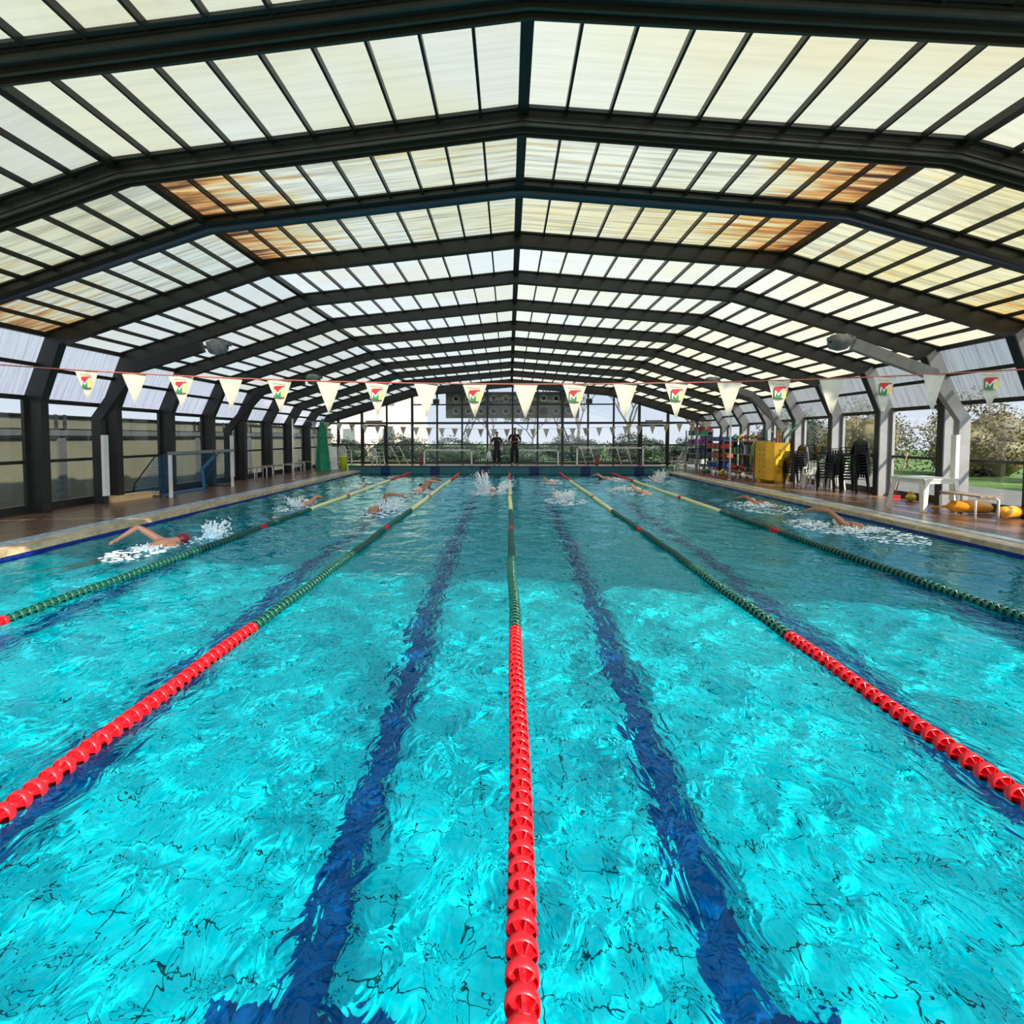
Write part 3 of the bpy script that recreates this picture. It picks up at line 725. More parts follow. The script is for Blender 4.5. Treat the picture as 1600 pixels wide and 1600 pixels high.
# ---------------------------------------------------------------- pennant lines
fl = MB(); W_, H_ = .115, .325
pts = []
n1 = 6
vs = []; fs = []
for i_ in range(n1+1):
    t = i_/n1; hw = W_*(1-t)+.004
    for sx in (-1, 0, 1): vs.append((sx*hw, .012*math.sin(sx*1.3+t*3), -H_*t))
for i_ in range(n1):
    for j in range(2): a = i_*3+j; fs.append((a, a+1, a+4, a+3))
fl.add(vs, fs, True)
flag_me = fl.mesh('flag', M['flag'])
def emblem_mb():
    b = MB(); y = -.014
    def poly(pts, mi, dy=0):
        b.cur = mi; b.add([(px, y-dy, pz) for px, pz in pts], [tuple(range(len(pts)))])
        b.add([(px, y-dy+.0008, pz) for px, pz in pts], [tuple(range(len(pts)))[::-1]])
    x0, x1, zt, zb = -.050, .056, -.055, -.165
    poly([(x0, zb), (x1, zb), (x1, zt), (x0, zt)], 3)                                                  # white ground
    h = zt-zb
    poly([(x0, zt), (x0, zt-.30*h), (x0+.014, zt-.36*h), (x0+.034, zt-.62*h), (x0+.054, zt-.36*h), (x0+.068, zt-.22*h), (x0+.074, zt-.30*h), (x0+.074, zt-.14*h), (x1, zt-.14*h), (x1, zt)], 0, .001)
    poly([(x0, zb), (x0+.066, zb), (x0+.066, zt-.44*h), (x0+.058, zt-.50*h), (x0+.036, zt-.80*h), (x0+.014, zt-.50*h), (x0+.010, zt-.78*h), (x0, zb+.1*h)], 1, .001)
    poly([(x1-.028, zb), (x1, zb), (x1, zt-.20*h), (x1-.016, zt-.26*h), (x1-.028, zt-.40*h)], 2, .0012)
    for q in range(7): poly([(x0-.012+q*.019, -.026), (x0+.000+q*.019, -.026), (x0+.000+q*.019, -.017), (x0-.012+q*.019, -.017)], 4)
    return b
emb_me = emblem_mb().mesh('emblem', [M['f_red'], M['f_green'], M['f_gold'], M['f_white'], M['f_grey']])
near = [(-4.29, 2.46), (-3.79, 2.43), (-3.3, 2.41), (-2.79, 2.39), (-2.29, 2.35), (-1.79, 2.34), (-1.3, 2.33), (-.81, 2.32), (-.33, 2.31), (.17, 2.31), (.65, 2.31), (1.14, 2.31),
        (1.63, 2.31), (2.13, 2.32), (2.6, 2.35), (3.09, 2.36), (3.58, 2.37), (4.03, 2.39), (4.54, 2.43)]
def zt_near(x): return 2.312+.0066*(x-.6)**2
def flagobj(x, y, z, logo, label, group, s=1):
    r = thing('pennant', label, 'pennant', (x, y, z), random.uniform(-.05, .05), group=group); r.scale = (s, s, s)
    r.rotation_euler = (random.uniform(-.04, .04), 0, random.uniform(-.12, .12))
    link('flag', flag_me, r)
    if logo: link('emblem', emb_me, r)
for k, (x, _) in enumerate(near):
    logo = k % 2 == 0
    flagobj(x, 5.0, zt_near(x), logo, 'large cream pennant %s, %s from the left on the nearer line' % ('with emblem' if logo else 'without emblem', ORD[k]), 'pennants on the nearer backstroke line')
b = MB(); b.tube([(x/4, 5.0, zt_near(x/4)+.006) for x in range(-40, 41)], .007, 6); tag(b.build('backstroke_line', M['cord']), 'orange-red cord carrying the nearer line of pennants', 'cord')
def zt_far(x): return 2.10+.0052*(x-.1)**2
k = 0; x = -7.55
while x < 7.9:
    logo = k % 2 == 1
    flagobj(x, 19.4, zt_far(x), logo, 'small cream pennant %s, %s from the left on the far line' % ('with emblem' if logo else 'plain', ORD[k]), 'pennants on the far backstroke line', 1.0)
    k += 1; x += .5
b = MB(); b.tube([(-8.26, 19.1, 2.47), (-7.9, 19.2, zt_far(-7.9))]+[(x/2, 19.4, zt_far(x/2)+.005) for x in range(-15, 16)]+[(7.95, 19.5, zt_far(7.95)), (8.52, 19.8, 2.52)], .006, 5)
tag(b.build('backstroke_line', M['palenet']), 'thin pale cord carrying the far line of pennants', 'cord')
for (x, y, h, lb) in ((-8.26, 19.08, 2.5, 'slim white pole on the left deck holding the far pennant line'), (8.52, 19.8, 2.54, 'slim white pole on the right deck before the toy racks')):
    r = thing('pennant_pole', lb, 'pole', (x, y, DZ)); b = MB(); b.tube([(0, 0, 0), (0, 0, h-DZ)], .032, 10); b.build('pole', M['white'], r)
    b = MB(); b.lathe([(.09, 0), (.09, .02), (.05, .05)], (0, 0, 0), 'z', 12); b.build('base', M['galv'], r)

# ---------------------------------------------------------------- goals
def net_quad(b, p00, p10, p11, p01, nu, nv, r=.004):
    p00, p10, p11, p01 = map(Vector, (p00, p10, p11, p01))
    def P(u, v): return (p00*(1-u)+p10*u)*(1-v)+(p01*(1-u)+p11*u)*v
    for i_ in range(nu+1): b.tube([P(i_/nu, 0), P(i_/nu, 1)], r, 3, False)
    for j in range(nv+1): b.tube([P(0, j/nv), P(1, j/nv)], r, 3, False)
r = thing('water_polo_goal', 'white square-post goal with blue net standing on the left deck', 'goal', (-9.24, 13.43, DZ))
LW, HH = 3.1, 1.25
for y in (0, LW): b = MB(); b.box((-.035, y-.035, 0), (.035, y+.035, HH)); b.build('post', M['white'], r)
b = MB(); b.box((-.045, -.045, HH-.09), (.045, LW+.045, HH)); b.build('crossbar', M['galv'], r)
b = MB(); b.box((-.048, 1.95, HH-.095), (.048, 2.02, HH+.005)); b.build('tape_mark', M['t_red'], r)
for y in (.02, LW-.02): b = MB(); b.tube([(-.03, y, HH-.06), (-.45, y, HH-.14), (-1.05, y, .35), (-1.08, y, .03)], .018, 6); b.build('brace', M['blackplastic'], r)
b = MB(); b.tube([(-1.08, 0, .03), (-1.08, LW, .03)], .02, 6); b.tube([(-.03, .02, .03), (-1.08, .02, .03)], .02, 6); b.tube([(-.03, LW-.02, .03), (-1.08, LW-.02, .03)], .02, 6); b.build('ground_bar', M['blackplastic'], r)
b = MB(); net_quad(b, (-.3, 0, HH-.1), (-.3, LW, HH-.1), (-1.0, LW, .04), (-1.0, 0, .04), 34, 16, .004)
net_quad(b, (-.05, 0, .03), (-1.05, 0, .03), (-.5, 0, HH-.2), (-.05, 0, HH-.1), 10, 12, .004); net_quad(b, (-.05, LW, .03), (-1.05, LW, .03), (-.5, LW, HH-.2), (-.05, LW, HH-.1), 10, 12, .004)
b.build('net', M['bluenet'], r)
b = MB(); b.tube([(-.2, 0, .02), (-.5, LW*.3, .015), (-.3, LW*.6, .02), (-.9, LW, .03)], .05, 6); b.tube([(-.5, LW*.75, .03), (-.75, LW*.85, .6), (-.6, LW, 1.0)], .06, 6); b.build('gathered_net', M['bluenet'], r)
def far_goal(x0, x1, y, top, label, net=True):
    r = thing('goal_frame', label, 'goal', (x0, y, FZ), group='goal frames on the end deck'); w_ = x1-x0; h = top-FZ
    for x in (0, w_): b = MB(); b.box((x-.035, -.035, 0), (x+.035, .035, h)); b.build('post', M['white'], r)
    b = MB(); b.box((-.035, -.035, h-.06), (w_+.035, .035, h)); b.build('crossbar', M['white'], r)
    for x in (0, w_): b = MB(); b.tube([(x, 0, h-.05), (x, .55, .03)], .015, 5); b.build('brace', M['palenet'], r)
    b = MB(); net_quad(b, (0, .05, h-.03), (w_, .05, h-.03), (w_, .55, .03), (0, .55, .03), int(w_/.13), 8, .0025); b.build('net', M['palenet'], r)
far_goal(-4.40, -1.91, 26.4, 1.15, 'white goal frame on the end deck left of the two standing men')
far_goal(.25, 2.60, 26.45, 1.15, 'white goal frame on the end deck behind the taller standing man')
far_goal(3.55, 6.90, 26.2, 1.28, 'largest white goal frame on the end deck, in front of the ladders')
def ladder(x, label, dx=.25, w_=.38, y=26.95):
    r = thing('pool_ladder', label, 'ladder', (x, y, FZ), group='ladders leaning on the gable')
    for o_ in (0, w_): b = MB(); b.tube([(o_+dx, -.12, 0), (o_, .22, .92), (o_-.06, .25, .95), (o_-.1, .2, .85)], .022, 7); b.build('side_rail', M['white'], r)
    for k in range(3): b = MB(); z = .15+k*.25; f_ = 1-z/.92; b.bar((dx*f_, .22-.34*f_, z), (w_+dx*f_, .22-.34*f_, z), .07, .025); b.build('rung', M['galv'], r)
ladder(3.85, 'white-railed ladder leaning on the gable inside the left half of the largest goal', .25, .5)
ladder(5.75, 'white-railed ladder leaning on the gable inside the right half of the largest goal', .2, .55)
ladder(-6.35, 'white-railed ladder leaning on the gable left of the left goal frame', .55, .45)
for (x, y, lb) in ((4.62, 26.55, 'red fire extinguisher standing inside the largest goal frame'), (-4.62, 26.7, 'red fire extinguisher beside the left goal frame')):
    r = thing('fire_extinguisher', lb, 'fire extinguisher', (x, y, FZ))
    b = MB(); b.lathe([(0, 0), (.08, 0), (.085, .03), (.085, .34), (.06, .41), (.025, .44), (0, .44)], n=14); b.build('cylinder_body', M['t_red'], r)
    b = MB(); b.box((-.03, -.03, .44), (.03, .03, .49)); b.tube([(.03, 0, .47), (.11, 0, .4), (.10, -.02, .2)], .012, 6); b.build('valve', M['blackplastic'], r)

# ---------------------------------------------------------------- chairs, tables, benches
def chair(label, mt, loc, rz, group=None):
    r = thing('plastic_chair', label, 'chair', loc, rz, group)
    b = MB(); n = 7; top = []; bot = []
    for i_ in range(n+1):
        for j in range(n+1):
            x = -.22+.44*i_/n; y = -.22+.42*j/n; z = .43-.02*math.cos((x/.22)*1.4)-.01*(j/n)
            top.append((x, y, z)); bot.append((x, y, z-.015))
    fs_ = []
    for i_ in range(n):
        for j in range(n): a = i_*(n+1)+j; fs_ += [(a, a+n+1, a+n+2, a+1)]
    N_ = len(top); fs_ += [tuple(N_+q for q in f_[::-1]) for f_ in fs_[:]]
    for i_ in range(n): fs_ += [(i_*(n+1), N_+i_*(n+1), N_+(i_+1)*(n+1), (i_+1)*(n+1)), (i_*(n+1)+n, (i_+1)*(n+1)+n, N_+(i_+1)*(n+1)+n, N_+i_*(n+1)+n)]
    b.add(top+bot, fs_); b.box((-.23, -.24, .38), (.23, -.21, .43)); b.build('seat', mt, r)
    b = MB()                                                                 # back with slats, rounded top
    arc = [(-.23, .20, .42), (-.245, .27, .62), (-.20, .30, .80), (-.09, .315, .86), (.09, .315, .86), (.20, .30, .80), (.245, .27, .62), (.23, .20, .42)]
    for p, q_ in zip(arc[:-1], arc[1:]): b.bar(p, q_, .02, .055, (0, 1, 0))
    for k in range(5): x = -.15+.075*k; b.bar((x*.95, .22, .44), (x, .305, .82), .045, .012, (0, 1, 0))
    b.build('backrest', mt, r)
    for sx in (-1, 1):
        for sy, yo in ((-1, -.2), (1, .19)):
            b = MB(); b.bar((sx*.205, yo, .42), (sx*.25, yo+sy*.05, 0), .055, .03, (0, 1, 0)); b.bar((sx*.21, yo, .42), (sx*.255, yo+sy*.05, 0), .02, .055, (0, 1, 0)); b.build('leg', mt, r)
        b = MB(); b.bar((sx*.245, .27, .64), (sx*.265, -.16, .63), .045, .02); b.bar((sx*.265, -.16, .63), (sx*.235, -.21, .42), .04, .02, (0, 1, 0)); b.build('armrest', mt, r)
    return r
def stack(x, y, rz, n, where, step=.085, z=DZ, tilt=.035):
    p = chair('lowest black chair of the stack '+where, M['blackplastic'], (x, y, z), rz, 'stacked black plastic chairs')
    d = Vector((math.sin(-rz), math.cos(rz)))
    for k in range(1, n):
        lb = ('topmost' if k == n-1 else ORD[k]+'-lowest')+' black chair of the stack '+where
        dup(p, (x-d.x*.012*k, y-d.y*.012*k, z+step*k), rz, lb)
stack(10.30, 15.45, -PI/2+.3, 9, 'against the right wall beside the bright column', .088)
stack(10.02, 16.15, -PI/2+.5, 6, 'standing left of the tallest stack')
stack(10.15, 18.25, -PI/2+.1, 7, 'right behind the yellow perforated bin')
chair('white plastic armchair on the right deck left of the black stacks', M['whiteplastic'], (9.98, 16.95, DZ), -PI/2+.9)
chair('white plastic armchair half hidden between the black stack and the wall', M['whiteplastic'], (10.35, 16.55, DZ), -PI/2-.2)
chair('white plastic chair between yellow bin and black stack', M['whiteplastic'], (10.2, 17.35, DZ), -PI/2)
chair('white plastic chair at the far left corner beside the green canvas', M['whiteplastic'], (-8.55, 26.2, DZ), PI*.9)
c_ = chair('white plastic chair stacked on the far left corner chair', M['whiteplastic'], (-8.55, 26.22, DZ+.32), PI*.9); c_['group'] = 'white chairs in the far left corner'
chair('white plastic chair on the end deck near the left ladder', M['whiteplastic'], (-6.85, 26.4, FZ), PI*.75)
chair('white plastic chair at the far right end of the deck', M['whiteplastic'], (8.75, 26.4, DZ), PI*1.2)
r = thing('step_stool', 'low white step stool at the far right corner of the deck', 'stool', (8.6, 25.5, DZ))
b = MB(); b.box((-.25, -.2, .3), (.25, .2, .34)); b.build('top', M['whiteplastic'], r)
for sx in (-1, 1):
    for sy in (-1, 1): b = MB(); b.bar((sx*.2, sy*.16, .3), (sx*.23, sy*.18, 0), .05, .04, (0, 1, 0)); b.build('leg', M['whiteplastic'], r)
# white table
r = thing('plastic_table', 'white square plastic table with tapered legs on the right deck', 'table', (9.50, 11.95, DZ), .12)
b = MB(); b.box((-.43, -.43, .70), (.43, .43, .735)); b.box((-.41, -.41, .62), (.41, -.385, .70)); b.box((-.41, .385, .62), (.41, .41, .70)); b.box((-.41, -.41, .62), (-.385, .41, .70)); b.box((.385, -.41, .62), (.41, .41, .70))
b.build('tabletop', M['whiteplastic'], r)
for sx in (-1, 1):
    for sy in (-1, 1):
        b = MB(); A_ = [(sx*.40, sy*.40, .70), (sx*.27, sy*.40, .70), (sx*.40, sy*.27, .70)]; B_ = [(sx*.46, sy*.46, 0), (sx*.40, sy*.46, 0), (sx*.46, sy*.40, 0)]
        b.bar(((sx*.335), sy*.405, .70), (sx*.43, sy*.46, 0), .10, .02, (0, 1, 0)); b.bar((sx*.405, sy*.335, .70), (sx*.46, sy*.43, 0), .02, .10, (0, 1, 0)); b.build('leg', M['whiteplastic'], r)
# benches
def bench(name, label, loc, L_, rz, w_=.42, h=.44, grp=None, nf=2):
    r = thing(name, label, 'bench', loc, rz, grp)
    b = MB()
    for k in range(3): x = -w_/2+.02+k*(w_-.04)/3; b.box((x, 0, h), (x+(w_-.04)/3-.015, L_, h+.03))
    b.build('seat', M['woodseat'], r)
    for yy in ([.08, L_-.08] if nf == 2 else [.06, L_/2-.25, L_/2+.25, L_-.06]):
        b = MB()
        b.tube([(-w_/2, yy, 0), (-w_/2, yy, h-.06), (-w_/2+.04, yy, h-.02), (w_/2-.04, yy, h-.02), (w_/2, yy, h-.06), (w_/2, yy, 0)], .022, 8); b.build('leg_frame', M['white'], r)
    return r
bench('bench', 'low bench with brown slats and white tube legs on the right deck', (9.60, 10.45, DZ), 1.05, -.06)
bench('bench', 'long slatted bench on the left deck beyond the blue goal, nearer of two', (-9.98, 19.0, DZ), 2.5, -.02, grp='long benches on the left deck', nf=4)
bench('bench', 'long slatted bench on the left deck before the green canvas', (-9.78, 22.0, DZ), 2.5, .03, grp='long benches on the left deck', nf=4)
# rescue floats under the bench
r = thing('rescue_float', 'orange moulded float lying under the near right bench', 'float', (9.95, 11.35, DZ+.02), -.15)
b = MB(); b.tube([(-.38, 0, .11), (-.32, -.05, .13), (0, -.08, .14), (.3, -.08, .13), (.4, -.03, .11)], [.05, .12, .14, .13, .06], 12); b.build('body', M['orange'], r)
b = MB(); b.tube([(-.36, 0, .12), (-.52, .06, .10), (-.55, .2, .06), (-.42, .22, .04)], .03, 7); b.build('handle', M['orange'], r)
r = thing('rescue_float', 'second orange float on the deck beside the bench leg', 'float', (10.15, 10.62, DZ+.02), .4)
b = MB(); b.tube([(-.3, 0, .10), (-.25, 0, .12), (.25, 0, .12), (.3, 0, .10)], [.07, .12, .12, .07], 12); b.build('body', M['orange'], r)
r = thing('rescue_float', 'small yellow float on the floor behind the white table', 'float', (10.3, 13.35, DZ+.01), .8)
b = MB(); b.sphere((0, 0, .1), .14, 12, 8, (1.5, .8, .7)); b.sphere((-.02, 0, .2), .07, 10, 6); b.build('body', M['t_yellow'], r)
r = thing('broom', 'brown-handled broom leaning on the right window frame', 'broom', (10.35, 13.95, DZ))
b = MB(); b.tube([(0, 0, .1), (.1, -.25, 1.25)], .013, 6); b.build('handle', M['t_orange'] if 0 else M['woodseat'], r); b = MB(); b.box((-.12, -.04, 0), (.12, .05, .1)); b.build('brush', M['t_red'], r)
r = thing('step_box', 'pale wooden step box on the left deck beside the white sleeve', 'box', (-10.05, 12.75, DZ), -.12)
b = MB(); b.box((-.2, -.5, 0), (.2, .95, .13)); b.build('body', M['boxwood'], r); b = MB(); b.box((-.21, -.51, .13), (.21, .96, .145)); b.build('lid', M['boxwood'], r)
# closed canvas
r = thing('folded_canvas', 'tall gathered green canvas hanging folded at the far left corner', 'canvas', (-9.14, 24.55, DZ))
b = MB(); n = 28; rings = [(.34, 0), (.32, .25), (.27, 1.0), (.20, 1.7), (.13, 2.2), (.09, 2.42), (.03, 2.55)]; vs = []; fs_ = []
for (rr, z) in rings:
    for k in range(n): a = 2*PI*k/n; q_ = rr*(1+.14*math.sin(7*a+z)); vs.append((q_*math.cos(a), q_*math.sin(a), z))
for i_ in range(len(rings)-1):
    for k in range(n): fs_.append((i_*n+k, i_*n+(k+1) % n, (i_+1)*n+(k+1) % n, (i_+1)*n+k))
b.add(vs, fs_, True); b.build('canvas', M['curtain'], r)
b = MB(); b.lathe([(.21, 1.55), (.225, 1.6), (.21, 1.65)], n=20); b.build('tie', M['t_green'], r)
r = thing('waste_bin', 'bright lime bin at the far left corner of the deck', 'bin', (-8.35, 25.3, DZ)); b = MB(); b.lathe([(0, 0), (.14, 0), (.18, .62), (.19, .64), (.17, .64), (.13, .03)], n=14); b.build('bucket', M['lime'], r)
b = MB(); b.lathe([(.2, .64), (.2, .67), (.05, .70), (0, .70)], n=14); b.build('lid', M['lime'], r)
r = thing('lifesaving_board', 'white upright board leaning at the far left corner', 'board', (-8.85, 25.4, DZ), .3); b = MB(); b.bar((0, 0, 0), (-.05, .12, 1.15), .34, .05, (0, 1, 0)); b.build('board', M['white'], r)

# ---------------------------------------------------------------- yellow bin with noodles
r = thing('noodle_bin', 'tall yellow perforated bin full of pool noodles on the right deck', 'bin', (9.67, 18.9, DZ), .08)
b = MB()
b.box((-.19, -.38, .12), (.38, -.36, 1.45)); b.box((-.38, -.2, .1), (-.36, .5, 1.5)); b.add([(-.38, -.2, .1), (-.19, -.38, .1), (-.19, -.38, 1.45), (-.38, -.2, 1.5)], [(0, 1, 2, 3)])
b.box((.36, -.38, .12), (.38, .5, 1.45)); b.box((-.38, .48, .1), (.38, .5, 1.5)); b.box((-.38, -.36, .1), (.38, .5, .12)); b.build('body', M['yel'], r)
for z in [.38, .58, .80, 1.0, 1.18]:
    for x in (.0, .2):
        b = MB(); b.lathe([(.028, -.383), (.0, -.383)], (x, 0, z), 'y', 10); b.build('hole', M['dark'], r)
    for y in (-.05, .2): b = MB(); b.lathe([(.028, -.383), (.0, -.383)], (0, y, z), 'x', 10); b.build('hole', M['dark'], r)
b = MB(); b.add([(-.12, -.40, 0), (.2, -.40, 0), (.12, -.40, .38), (-.02, -.40, .38)], [(0, 1, 2, 3)]); b.box((-.12, -.40, 0), (.2, -.30, .08)); b.build('foot', M['yel'], r)
b = MB(); b.box((-.34, .2, 0), (.34, .45, .1)); b.build('foot', M['yel'], r)
nd = [(-.28, -.1, 't_green', .48), (-.2, .05, 't_teal', .45), (-.1, -.12, 't_navy', .40), (0, .1, 't_white', .46), (.08, -.1, 't_orange', .42), (.16, .05, 't_red', .38), (.24, -.12, 't_navy', .44), (.3, .08, 't_yellow', .47)]
cn = dict(t_green='green', t_teal='teal', t_navy='navy', t_white='white', t_orange='orange', t_red='red', t_yellow='yellow')
for k, (x, y, c_, h) in enumerate(nd):
    b = MB(); b.tube([(9.67+x, 18.9+y, DZ+.3), (9.67+x*1.1, 18.9+y, DZ+1.42+h)], .035, 8)
    tag(b.build('pool_noodle', M[c_]), '%s foam noodle standing in the yellow bin, %s from the left' % (cn[c_], ORD[k]), 'pool noodle', 'noodles standing in the yellow bin')
b = MB(); b.tube([(9.9, 18.8, 1.1), (10.0, 18.75, 1.75), (10.35, 18.6, 2.25)], .035, 8); tag(b.build('pool_noodle', M['t_green']), 'long green noodle poking out to the right of the yellow bin', 'pool noodle', 'noodles standing in the yellow bin')

# ---------------------------------------------------------------- equipment racks
def rack(label, y0, y1, levels, top, mt, x0=9.30, x1=10.05):
    r = thing('equipment_rack', label, 'rack', (x0, y0, DZ)); W2, L_ = x1-x0, y1-y0
    for x in (0, W2):
        for y in (0, L_): b = MB(); b.box((x-.025, y-.025, 0), (x+.025, y+.025, top)); b.build('upright', mt, r)
    for yy_ in (0, L_/2):
        b = MB(); b.box((W2+.03, yy_+.03, .15), (W2+.05, yy_+L_/2-.03, top-.1)); b.build('added_dark_sheet', M['blackplastic'], r)  # added black sheet makes the dark behind the shelves and hides daylight
    for z in levels: b = MB(); b.box((-.02, -.02, z-.03), (W2+.02, L_+.02, z)); b.build('shelf', M['woodseat'] if mt is M['steel_side'] else mt, r)
    return r
rack('long two-shelf rack of toys between the white pole and yellow bin', 19.55, 22.2, (.28, .98, 1.50), 1.62, M['steel_side'])
rack('dark rack stacked with blue and red swim aids beyond the white pole', 22.7, 24.3, (.30, .75, 1.15, 1.5), 1.72, M['blackplastic'])
rack('farthest rack with purple and navy boxes by the gable', 25.0, 26.6, (.35, .85, 1.30, 1.75), 2.0, M['galv'], 9.2, 9.9)
cc = dict(t_red='red', t_blue='blue', t_green='green', t_purple='purple', t_yellow='yellow', t_pink='pink', t_lime='lime', t_orange='orange', t_navy='navy', t_white='white', t_teal='teal')
def ball(x, y, z, r_, c_, where, i_):
    b = MB(); b.sphere((0, 0, 0), r_, 12, 8); tag(b.build('ball', M[c_], None, (x, y, z+r_)), '%s ball on the %s, %s from its near end' % (cc[c_], where, ORD[i_]), 'ball', 'balls on the toy rack')
for k, (y, c_) in enumerate(((19.75, 't_pink'), (19.98, 't_red'), (20.22, 't_red'), (20.5, 't_teal'), (20.8, 't_red'), (21.1, 't_pink'), (21.4, 't_red'), (21.7, 't_orange'), (21.95, 't_red'))):
    ball(9.48+.05*(k % 3), y, DZ+.28, .10+.015*(k % 3), c_, 'bottom shelf of the toy rack', k)
def bx(name, cat, c0, sz, c_, label, group, rz=0):
    b = MB(); x, y, z = sz; b.box((-x/2, -y/2, 0), (x/2, y/2, z)); b.cur = 0; b.box((-x/2-.01, -y/2-.01, z-.02), (x/2+.01, y/2+.01, z))
    o_ = b.build(name, M[c_], None, c0); o_.rotation_euler = (0, 0, rz); tag(o_, label, cat, group)
for k, (y, c_, s_) in enumerate(((19.7, 't_red', .30), (20.0, 't_white', .34), (20.3, 't_navy', .22), (20.6, 't_white', .36), (20.9, 't_purple', .26), (21.2, 't_teal', .30), (21.5, 't_lime', .24), (21.8, 't_green', .34))):
    bx('toy_tub', 'tub', (9.6, y, DZ+.98), (.34, .2, s_), c_, '%s tub on the middle shelf of the toy rack, %s from its near end' % (cc[c_], ORD[k]), 'tubs on the toy rack')
for k, (y, c_) in enumerate(((19.8, 't_orange'), (20.3, 't_lime'), (20.8, 't_orange'), (21.3, 't_yellow'), (21.8, 't_teal'))):
    b = MB(); b.tube([(9.35, y-.35, DZ+1.58), (9.5, y-.2, DZ+1.72), (9.6, y, DZ+1.76), (9.65, y+.3, DZ+1.68), (9.6, y+.55, DZ+1.58)], .036, 8)
    tag(b.build('pool_noodle', M[c_]), '%s noodle arched over the top of the toy rack, %s from its near end' % (cc[c_], ORD[k]), 'pool noodle', 'noodles on top of the toy rack')
b = MB(); b.tube([(9.25, 19.4, DZ+1.5), (9.1, 19.3, DZ+1.3), (9.15, 19.5, DZ+.7), (9.22, 19.5, DZ+.5)], .04, 8); tag(b.build('pool_noodle', M['t_lime']), 'lime noodle drooping off the near end of the toy rack', 'pool noodle', 'noodles on top of the toy rack')
spec = []
for j, (z, c1, c2) in enumerate(((.30, 't_blue', 't_blue'), (.75, 't_orange', 't_navy'), (1.15, 't_red', 't_red'), (1.5, 't_blue', 't_blue'))):
    for k in range(3):
        c_ = c1 if k < 2 else c2
        bx('kickboard_box', 'box', (9.62, 22.95+k*.5, DZ+z), (.6, .42, .22 if j < 3 else .16), c_, '%s swim-aid box on the %s shelf of the dark rack, %s from near end' % (cc[c_], ('bottom', 'second', 'third', 'top')[j], ORD[k]), 'boxes on the dark rack')
for j, (z, c1) in enumerate(((.35, 't_white'), (.85, 't_navy'), (1.30, 't_purple'), (1.75, 't_green'))):
    for k in range(2): bx('storage_box', 'box', (9.5, 25.4+k*.75, DZ+z), (.5, .55, .24), c1, '%s box on the farthest rack, %s one' % (cc[c1], ('nearer', 'farther')[k]), 'boxes on the farthest rack')
bx('storage_box', 'box', (9.6, 25.8, DZ+2.0), (.6, 1.2, .16), 't_red', 'dark red flat box on top of the farthest rack', 'boxes on the farthest rack')
r = thing('equipment_trolley', 'low metal trolley in front of the dark rack', 'trolley', (9.1, 22.55, DZ))
b = MB(); b.tube([(0, 0, .05), (0, 0, .3), (0, 1.4, .3), (0, 1.4, .05)], .02, 6); b.tube([(0, 0, .3), (.1, 0, .55), (.1, 1.4, .55), (0, 1.4, .3)], .018, 6); b.build('frame', M['galv'], r)
for y in (.0, 1.4): b = MB(); b.lathe([(.001, -.02), (.06, -.02), (.06, .02), (.001, .02)], (0, y, .06), 'x', 12); b.build('wheel', M['blackplastic'], r)
b = MB(); b.sphere((9.15, 22.1, DZ+.12), .12, 12, 8); tag(b.build('ball', M['t_yellow']), 'yellow ball on the deck beside the metal trolley', 'ball')
b = MB(); b.tube([(8.95, 23.0, DZ+.12), (8.95, 23.5, DZ+.12)], .1, 10); tag(b.build('foam_roll', M['t_green']), 'dark green foam roll on the deck beyond the trolley', 'foam roll')
b = MB(); b.box((-.06, -1.1, 0), (.06, 1.1, .05)); o_ = b.build('foam_strip', M['t_red'], None, (8.45, 20.95, DZ)); o_.rotation_euler = (0, 0, .18); tag(o_, 'red foam strip lying on the right deck beside the white pole', 'foam strip')
def chairstack_dark(x, y): pass

# ---------------------------------------------------------------- people
DG = None
def skin(name, nodes, edges, rootn, mt, parent=None, sub=2):
    """grow one continuous surface over a skeleton"""
    names = list(nodes); ix = {n: i_ for i_, n in enumerate(names)}
    me = bpy.data.meshes.new('tmp'); me.from_pydata([nodes[n][0] for n in names], [(ix[a], ix[b_]) for a, b_ in edges], []); me.update()
    ob = bpy.data.objects.new('tmp', me); COL.objects.link(ob)
    mo = ob.modifiers.new('s', 'SKIN'); mo.use_smooth_shade = True
    sv = me.skin_vertices[0].data if me.skin_vertices else None
    if sv is None:
        # create the layer through bmesh
        import bmesh
        bmx = bmesh.new(); bmx.from_mesh(me); bmx.verts.layers.skin.verify(); bmx.to_mesh(me); bmx.free(); sv = me.skin_vertices[0].data
    for n in names:
        r_ = nodes[n][1]; sv[ix[n]].radius = r_ if isinstance(r_, tuple) else (r_, r_); sv[ix[n]].use_root = (n == rootn)
    ss = ob.modifiers.new('u', 'SUBSURF'); ss.levels = sub; ss.render_levels = sub
    bpy.context.view_layer.update(); dg = bpy.context.evaluated_depsgraph_get()
    nm = bpy.data.meshes.new_from_object(ob.evaluated_get(dg), depsgraph=dg)
    bpy.data.objects.remove(ob); bpy.data.meshes.remove(me)
    nm.materials.clear(); nm.materials.append(mt)
    for p in nm.polygons: p.use_smooth = True
    o_ = bpy.data.objects.new(name, nm); COL.objects.link(o_)
    if parent: o_.parent = parent
    return o_
